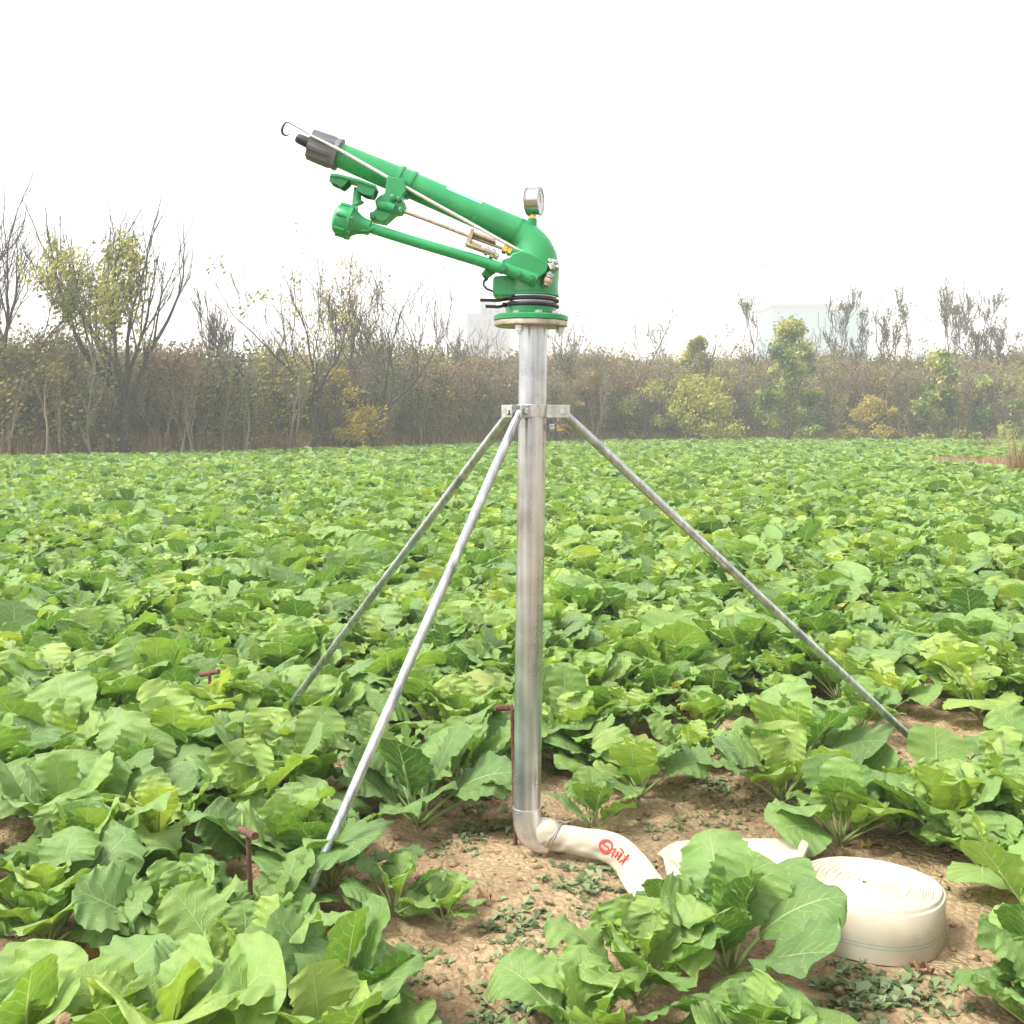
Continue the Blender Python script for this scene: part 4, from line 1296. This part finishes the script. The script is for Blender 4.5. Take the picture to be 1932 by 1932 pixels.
BT = 'bare trees rising from the thicket'
tree('bare_tree', 'bare dark tree at the left edge, its branches fanning to the sky', -6, 850, 315, 35, 11, bark='bark_dark', levels=5, kids=(3, 4), spread=.42, up=.20, trunk=.30, r=.17, lenk=.74, wpx=340, wig=.09, fan=9, minr=.010)
tree('willow_tree', 'big forked tree with sparse yellow-green leaves, dark trunk reaching the ground, left', 238, 850, 392, 36.5, 21, 'willow', 4600, .14, 'bark_dark', 5, (2, 4), .45, .18, .27, .19, wig=.10, fan=8, clump=lambda q, h: (-2.4 < q.x < .9) and q.z > h * .35 and q.z < h * .86, lenk=.74, wpx=250)
tree('bare_tree', 'slender spreading tree with few greenish leaves, midway between big willow and gun', 592, 840, 462, 42, 33, 'willow', 520, .13, 'bark_dark', 5, (2, 3), .45, .2, .34, .12, lenk=.76, wpx=250, wig=.10, fan=7)
tree('bare_tree', 'leaning bare tree whose long thin branches rise just left of the gun base', 695, 838, 490, 44, 47, None, 0, .1, 'bark_dark', 5, (2, 3), .4, .24, .32, .10, lean=(.25, 0), lenk=.76, wpx=260, wig=.09, fan=7)
tree('yellow_tree', 'pale yellow-leaved slim tree behind the leaning bare tree', 665, 838, 468, 47, 52, 'yellow_leaf', 900, .14, 'bark', 5, (2, 4), .4, .3, .4, .08, lenk=.7, wpx=110)
tree('bare_tree', 'thin bare tree in the gap right of the big willow', 455, 845, 530, 43, 61, None, 0, .1, 'bark', 5, (2, 4), .5, .25, .42, .09, lenk=.68, wpx=150)
tree('bare_tree', 'thin bare tree straight behind the base of the gun, left of the riser pipe', 850, 832, 560, 52, 71, None, 0, .1, 'bark', 5, (2, 4), .4, .3, .45, .08, lenk=.68)
tree('bare_tree', 'thin bare tree just right of the gun base', 1095, 828, 560, 60, 75, None, 0, .1, 'bark', 5, (2, 4), .4, .3, .5, .09, lenk=.68)
tree('bare_tree', 'single straight bare pole-like tree right of the gun', 1195, 826, 545, 66, 77, None, 0, .1, 'bark', 4, (2, 3), .25, .4, .6, .07, lenk=.55)
for k, (px, tp, Y) in enumerate([(130, 600, 42), (500, 590, 46), (760, 575, 50), (905, 595, 56)]):
    tree('bare_tree', 'slim bare tree poking out of the thicket left of the pipe', px, 838, tp, Y, 800 + k, None, 0, .1, 'bark', 4, (2, 4), .42, .3, .42, .07, lenk=.72, wig=.12, minr=.011, group='slim bare trees in the thicket at the left', wpx=100)
for k, (px, tp, Y) in enumerate([(1060, 585, 66), (1140, 590, 66), (1260, 598, 68), (1350, 590, 70), (1440, 600, 70), (1530, 600, 70), (1740, 590, 70)]):
    tree('bare_tree', 'slim bare tree poking out of the thicket right of the pipe', px, 826, tp, Y, 830 + k, 'greygreen', 90, .14, 'bark', 4, (2, 3), .4, .3, .45, .07, lenk=.7, wig=.12, group='slim bare trees in the thicket at the right', wpx=70)
for i, (px, tp, lab) in enumerate([(1410, 545, 'hazy slender tree left of the distant chimney'), (1580, 535, 'thin half-bare sapling standing over the teal building'), (1655, 540, 'thin sapling with scattered dark leaves right of the teal building'),
                                   (1690, 560, 'second thin sapling right of the teal building, lower and bushier'), (1795, 515, 'tall thin sapling with scattered leaves left of the last pair at right'), (1850, 560, 'short thin sapling between the two tallest at the right'), (1880, 500, 'tallest thin sapling near the right edge'), (1925, 540, 'thin sapling cut off by the right edge'), (1620, 585, 'low thin sapling in front of the teal building')]):
    tree('sapling', lab, px, 822, tp, 70, 200 + i, 'greygreen', 230, .17, 'bark', 5, (2, 4), .3, .42, .5, .08, lenk=.6, minr=.014, group='thin saplings above the thicket')
# leafy trees in front of the thicket on the right
VINES = [('vine_covered_tree', 'green and yellow vine-covered tree, dense and tall, below the distant chimney', 1485, 592, 61, 401, 'vine', 14000, .185, 1.9),
         ('vine_covered_tree', 'pale-leaved vine-covered stump tree near the right edge, the wider one', 1772, 668, 60, 402, 'vine', 6500, .22, 1.4),
         ('vine_covered_tree', 'narrow column of pale vine leaves right of the wider vine tree', 1850, 702, 60, 403, 'vine', 2000, .22, .5),
         ('yellow_tree', 'yellow-green layered tree standing right of the gun, above the yellow bush', 1310, 625, 63, 404, 'willow', 7000, .16, 1.3),
         ('yellow_bush', 'broad yellow-green bush right of the trademark-free gap, under the layered tree', 1330, 715, 60, 405, 'willow', 11000, .17, 2.7),
         ('yellow_bush', 'yellow bush between the vine-covered trees', 1650, 752, 60, 406, 'yellow_leaf', 4200, .16, 1.5),
         ('green_bush', 'green climbing bush at the right edge of the picture', 1925, 760, 58, 407, 'vine', 3200, .18, 1.2),
         ('yellow_bush', 'bronze yellow bush right beside the riser pipe', 1115, 700, 58, 408, 'yellow_leaf', 2600, .16, 1.6),
         ('yellow_bush', 'low yellowish bush between the pipe and the broad bush', 1215, 715, 60, 409, 'willow', 2600, .17, 1.6),
         ('yellow_bush', 'golden brown bush left of the back leg of the tripod', 655, 700, 43, 410, 'yellow_leaf', 3800, .12, 1.4),
         ('yellow_bush', 'bright yellow bush behind the spreading tree, left of the gun', 545, 645, 47, 411, 'yellow_leaf', 2200, .12, 1.1),
         ('green_bush', 'small green vine bush left of the tripod collar', 815, 730, 50, 412, 'vine', 1800, .18, .8),
         ('green_bush', 'dark green mistletoe-like clump tree left of the gun base', 648, 560, 46, 413, 'vine', 500, .14, .7)]
VINES[4] = VINES[4][:1] + ('broad yellow-green bush under the layered tree, right of the gun',) + VINES[4][2:]
for (nm, lab, px, tp, Y, seed, mm, n, ls, wdt) in VINES:
    rng = random.Random(seed); base = at(px, 830, Y); base.z = 0; hgt = at(px, tp, Y).z
    t = thing(nm, lab, 'tree' if 'tree' in nm else 'bush', base)
    tk, tips = [], []
    for k in range(2 if hgt > 4 else 5):
        grow(tk, rng, V((rng.uniform(-.2, .2) * wdt, 0, 0)), V((rng.uniform(-.25, .25), rng.uniform(-.2, .2), 1)).normalized(), hgt * .45, .05, 3, tips, .5, .3, .2, (3, 4), .012, 4, .6)
    skin(tk, 1, hgt / max(q.z for ps, _ in tk for q in ps), hgt).build('trunk', M['bark'], t)
    lf = MB()
    lobes_ = []
    for i in range(max(9, n // 330)):
        z = hgt * (rng.random() ** .8) * .97
        prof = (1.0 - .82 * (z / hgt) ** 1.6)
        lobes_.append((V((rng.uniform(-1, 1) * wdt * prof, rng.uniform(-.8, .8) * wdt * prof * .8, z)), rng.uniform(.22, .62) * (.6 + wdt * .22)))
    for i in range(n):
        c, rr = lobes_[rng.randrange(len(lobes_))]
        q = c + V((rng.gauss(0, 1), rng.gauss(0, 1), rng.gauss(0, .8))) * rr * .55
        if q.z < .1: q.z = rng.uniform(.1, .6)
        if q.z > hgt + .3: q.z = hgt - rng.uniform(0, 2.0)
        tt = noise.noise(q * 1.1 + V((seed, 0, 0))) * 1.1 + .5 + rng.uniform(-.22, .22)
        leaf_quad(lf, rng, q, ls * rng.uniform(.5, 1.3), min(1, max(0, tt)))
    lf.build('crown', M[mm], t)

# thicket: bushes one can tell apart in front, the rest one mass
BUSH = []
for k in range(8):
    rng = random.Random(700 + k)
    tk, tips, lf = [], [], MB()
    for s_ in range(7):
        x = rng.uniform(-1.2, 1.2)
        grow(tk, rng, V((x, rng.uniform(-.5, .5), 0)), V((rng.uniform(-.2, .2), rng.uniform(-.2, .2), 1)).normalized(), rng.uniform(2.2, 3.0), .055, 3, tips, .34, .3, .10, (3, 4), .013, 4, .55)
    mz = max(q.z for ps, _ in tk for q in ps); tk = skin(tk, 1, 5.6 / mz, 5.6)
    nl = (2600, 1500, 1300, 2200, 1500, 1800, 2200, 1500)[k]
    for i in range(nl):
        pts, dd = tips[rng.randrange(len(tips))]; q = pts[rng.randrange(len(pts))]
        q = V((q.x, q.y, q.z * 5.6 / mz)) + V((rng.gauss(0, .22), rng.gauss(0, .22), rng.gauss(0, .3)))
        if rng.random() < .30: q = V((rng.uniform(-1.6, 1.6), rng.uniform(-.9, .9), rng.uniform(.05, 5.0)))
        if q.z < 0: continue
        tt = noise.noise(q * .8 + V((k * 9, 0, 0))) * 1.0 + .52 + rng.uniform(-.18, .18)
        leaf_quad(lf, rng, q, rng.uniform(.08, .22), min(1, max(0, tt)))
    fm = ('olive', 'greygreen', 'brownleaf', 'greygreen', 'willow', 'greygreen', 'brownleaf', 'olive')[k]
    px = (60, 150, 330, 420, 520, 740, 900, 1250)[k]; Y = edge_y((px - 966) / FPX * 45) + 2.2
    lab = ['olive bush at the far left of the thicket', 'grey-green bush left of the willow trunk', 'brown-leaved bush right of the willow trunk', 'grey-green bush in the gap before the spreading tree', 'yellow-green bush at the foot of the spreading tree',
           'grey-green bush left of the small vine bush', 'brown bush behind the tripod collar', 'olive bush behind the low yellowish bush'][k]
    base = at(px, 840, Y); base.z = 0
    t = thing('thicket_bush', lab, 'bush', base, 'bushes of the thicket')
    t.scale = (.9, .9, .8)
    BUSH.append((tk.build('branches', M['twig'], t), lf.build('foliage', M[fm], t)))
rt = random.Random(31)
tp_ = []
for x10 in range(-480, 560):
    x = x10 / 10 * 1.0
    for row in range(4):
        if rt.random() > .36: continue
        y = edge_y(x) + 1.5 + row * 2.6 + rt.uniform(-1, 1)
        if abs(x / y) > .56: continue
        hs = (.80 if x < -8 else .92 if x < 3 else 1.03) * rt.uniform(.74, 1.06) * (.8 + .08 * row)
        left = x < -5
        r_ = rt.random()
        idx = rt.choice([0, 4, 7, 0, 1, 2, 4, 5, 0]) if left else rt.choice([1, 3, 5, 7, 0, 6, 3, 2, 1, 4, 3])
        tp_.append((V((x, y, -.05)), rt.uniform(0, 6.28), hs, idx, 0.0))
scatter('thicket', tp_, BUSH, 'grey-brown thicket of leafless bushes and small trees along the far edge of the field', 'thicket')
print('thicket', len(tp_))

# dry grass along the foot of the thicket and the dry patch at the right
dg = MB(); rd_ = random.Random(77)


def tuft(x, y, hgt, n):
    for i in range(n):
        a = rd_.uniform(0, 6.28); b0 = V((x + rd_.gauss(0, .12), y + rd_.gauss(0, .12), 0)); h = hgt * rd_.uniform(.5, 1.2); ln_ = V((cos(a), sin(a), 0)) * h * rd_.uniform(.1, .7)
        s_ = V((-sin(a), cos(a), 0)) * .012; t = rd_.random()
        dg.add([b0 - s_, b0 + s_, b0 + ln_ * .4 + V((0, 0, h * .65)) + s_ * .7, b0 + ln_ * .4 + V((0, 0, h * .65)) - s_ * .7, b0 + ln_ + V((0, 0, h))], [(0, 1, 2, 3), (3, 2, 4)], 0, False, tint=t)


for i in range(3600):
    x = rd_.uniform(-22, 32)
    if abs(x) / edge_y(x) > .52: continue
    tuft(x, edge_y(x) + rd_.uniform(.1, 3.2), .95 if x < 3 else .7, 8)
tag(dg.build('dry_grass', M['dry_grass']), 'strip of dry brown grass at the foot of the thicket', 'dry grass', kind='stuff')
dg = MB()
for i in range(1500):
    a, q = rd_.uniform(0, 6.28), sqrt(rd_.random())
    tuft(13.8 + cos(a) * 2.6 * q, 29 + sin(a) * 3.3 * q, .30, 6)
tag(dg.build('dry_grass', M['dry_grass']), 'patch of brown withered grass in the field at the right', 'dry grass', kind='stuff')
dg = MB(); c = at(1857, 838, 46)
for i in range(60): tuft(c.x + rd_.gauss(0, .3), 46 + rd_.gauss(0, .3), .5, 6)
o = dg.build('withered_plant', M['brownleaf']); tag(o, 'brown withered plant standing up behind the dry patch', 'dead plant')
dg = MB(); c = at(1930, 860, 24)
for i in range(16): tuft(c.x + rd_.gauss(0, .08), 24 + rd_.gauss(0, .08), 1.1, 7)
tag(dg.build('dry_stalks', M['dry_grass']), 'pale dry stalks standing at the right edge of the picture', 'dead plant')

# ------------------------------------------------------------------ distant buildings
Yb = 340
a_ = at(1457, 574, Yb); c_ = at(1640, 574, Yb)
bd = thing('industrial_building', 'pale teal factory hall in the haze behind the saplings', 'building', ((a_.x + c_.x) / 2, Yb, 0))
w_ = c_.x - a_.x; h_ = a_.z
b_ = MB(); b_.box((0, 10, h_ / 2 - .4), (w_, 20, h_ - .8)); b_.build('wall', M['teal_wall'], bd)
b_ = MB(); b_.box((0, 10, h_ - .3), (w_ + 1, 21, .9)); b_.build('roof', M['grey_wall'], bd)
for i in range(7):
    for j in range(3):
        b_ = MB(); b_.box((-w_ / 2 + (i + .5) * w_ / 7, -.05, h_ * (.3 + .2 * j)), (1.5, .14, 1.4)); b_.build('window', M['window'], bd)
Yc = 375
c_ = at(1443, 495, Yc)
chn = thing('chimney', 'tall thin reddish factory chimney fading in the haze left of the teal hall', 'chimney', (c_.x, Yc, 0))
b_ = MB(); b_.lathe((0, 0, 0), Z_, [(0, 1.9), (c_.z * .5, 1.4), (c_.z - 1.2, .95)], 24); b_.build('stack', M['chimney'], chn)
b_ = MB(); b_.lathe((0, 0, c_.z - 1.2), Z_, [(0, 1.15), (1.2, 1.15)], 24); b_.build('rim', M['grey_wall'], chn)
Yt = 300
b0 = at(880, 600, Yt); b1_ = at(945, 600, Yt)
tw = thing('apartment_block', 'stepped grey block fading in the haze behind the gun base', 'building', ((b0.x + b1_.x) / 2, Yt, 0))
for (xa, xb, tp, nm) in ((880, 912, 590, 'low_wing'), (905, 935, 562, 'tower'), (928, 962, 576, 'side_wing')):
    A_, B_ = at(xa, tp, Yt), at(xb, tp, Yt)
    b_ = MB(); b_.box(((A_.x + B_.x) / 2 - tw.location.x, 8 + (xa % 3), A_.z / 2), (B_.x - A_.x, 14, A_.z)); wg = b_.build(nm, M['grey_wall'], tw)
    nfl = int(A_.z / 3.2)
    for i in range(2):
        for j in range(nfl):
            b_ = MB(); b_.box((A_.x + (B_.x - A_.x) * (.3 + .4 * i) - tw.location.x, 8 + (xa % 3) - 7.03, 2 + j * 3.2), (1.0, .16, 1.4)); b_.build('window', M['window'], wg)

# ------------------------------------------------------------------ air, sky, sun
hz = MB(); hz.box((0, 475, 40), (1400, 1040, 82.5))
hb = hz.build('haze', M['soil']); tag(hb, 'thin pale haze over the field and trees', 'haze', kind='stuff')
hm = bpy.data.materials.new('haze_air'); hm.use_nodes = True; nt = hm.node_tree; nt.nodes.clear()
o_ = nt.nodes.new('ShaderNodeOutputMaterial'); pv = nt.nodes.new('ShaderNodeVolumePrincipled')
pv.inputs['Color'].default_value = (.93, .95, .97, 1); pv.inputs['Density'].default_value = 0.0024; pv.inputs['Anisotropy'].default_value = 0.2
nt.links.new(pv.outputs[0], o_.inputs['Volume'])
hb.data.materials.clear(); hb.data.materials.append(hm)

w = bpy.data.worlds.new('World'); scene.world = w; w.use_nodes = True
nt = w.node_tree; N, L = nt.nodes, nt.links
bg = N['Background']
sky = N.new('ShaderNodeTexSky'); sky.sky_type = 'NISHITA'; sky.sun_disc = False
SUN_EL, SUN_AZ = radians(58), radians(250)       # azimuth clockwise from +Y
sky.sun_elevation = SUN_EL; sky.sun_rotation = SUN_AZ
sky.air_density = 1.0; sky.dust_density = 4.0
hs = N.new('ShaderNodeHueSaturation'); hs.inputs['Saturation'].default_value = 0.08
L.new(sky.outputs[0], hs.inputs['Color']); L.new(hs.outputs[0], bg.inputs[0]); bg.inputs[1].default_value = 0.15
sd = bpy.data.lights.new('sun', 'SUN'); sd.energy = 1.5; sd.angle = radians(10); sd.color = (1.0, .975, .93)
so = bpy.data.objects.new('sun', sd); COL.objects.link(so)
dirv = V((sin(SUN_AZ) * cos(SUN_EL), cos(SUN_AZ) * cos(SUN_EL), sin(SUN_EL)))
so.rotation_euler = dirv.to_track_quat('Z', 'Y').to_euler()
scene.view_settings.view_transform = 'Standard'; scene.view_settings.look = 'None'
scene.view_settings.exposure = 1.55
scene.view_settings.gamma = 1
scene.cycles.volume_bounces = 1
scene.cycles.transparent_max_bounces = 8
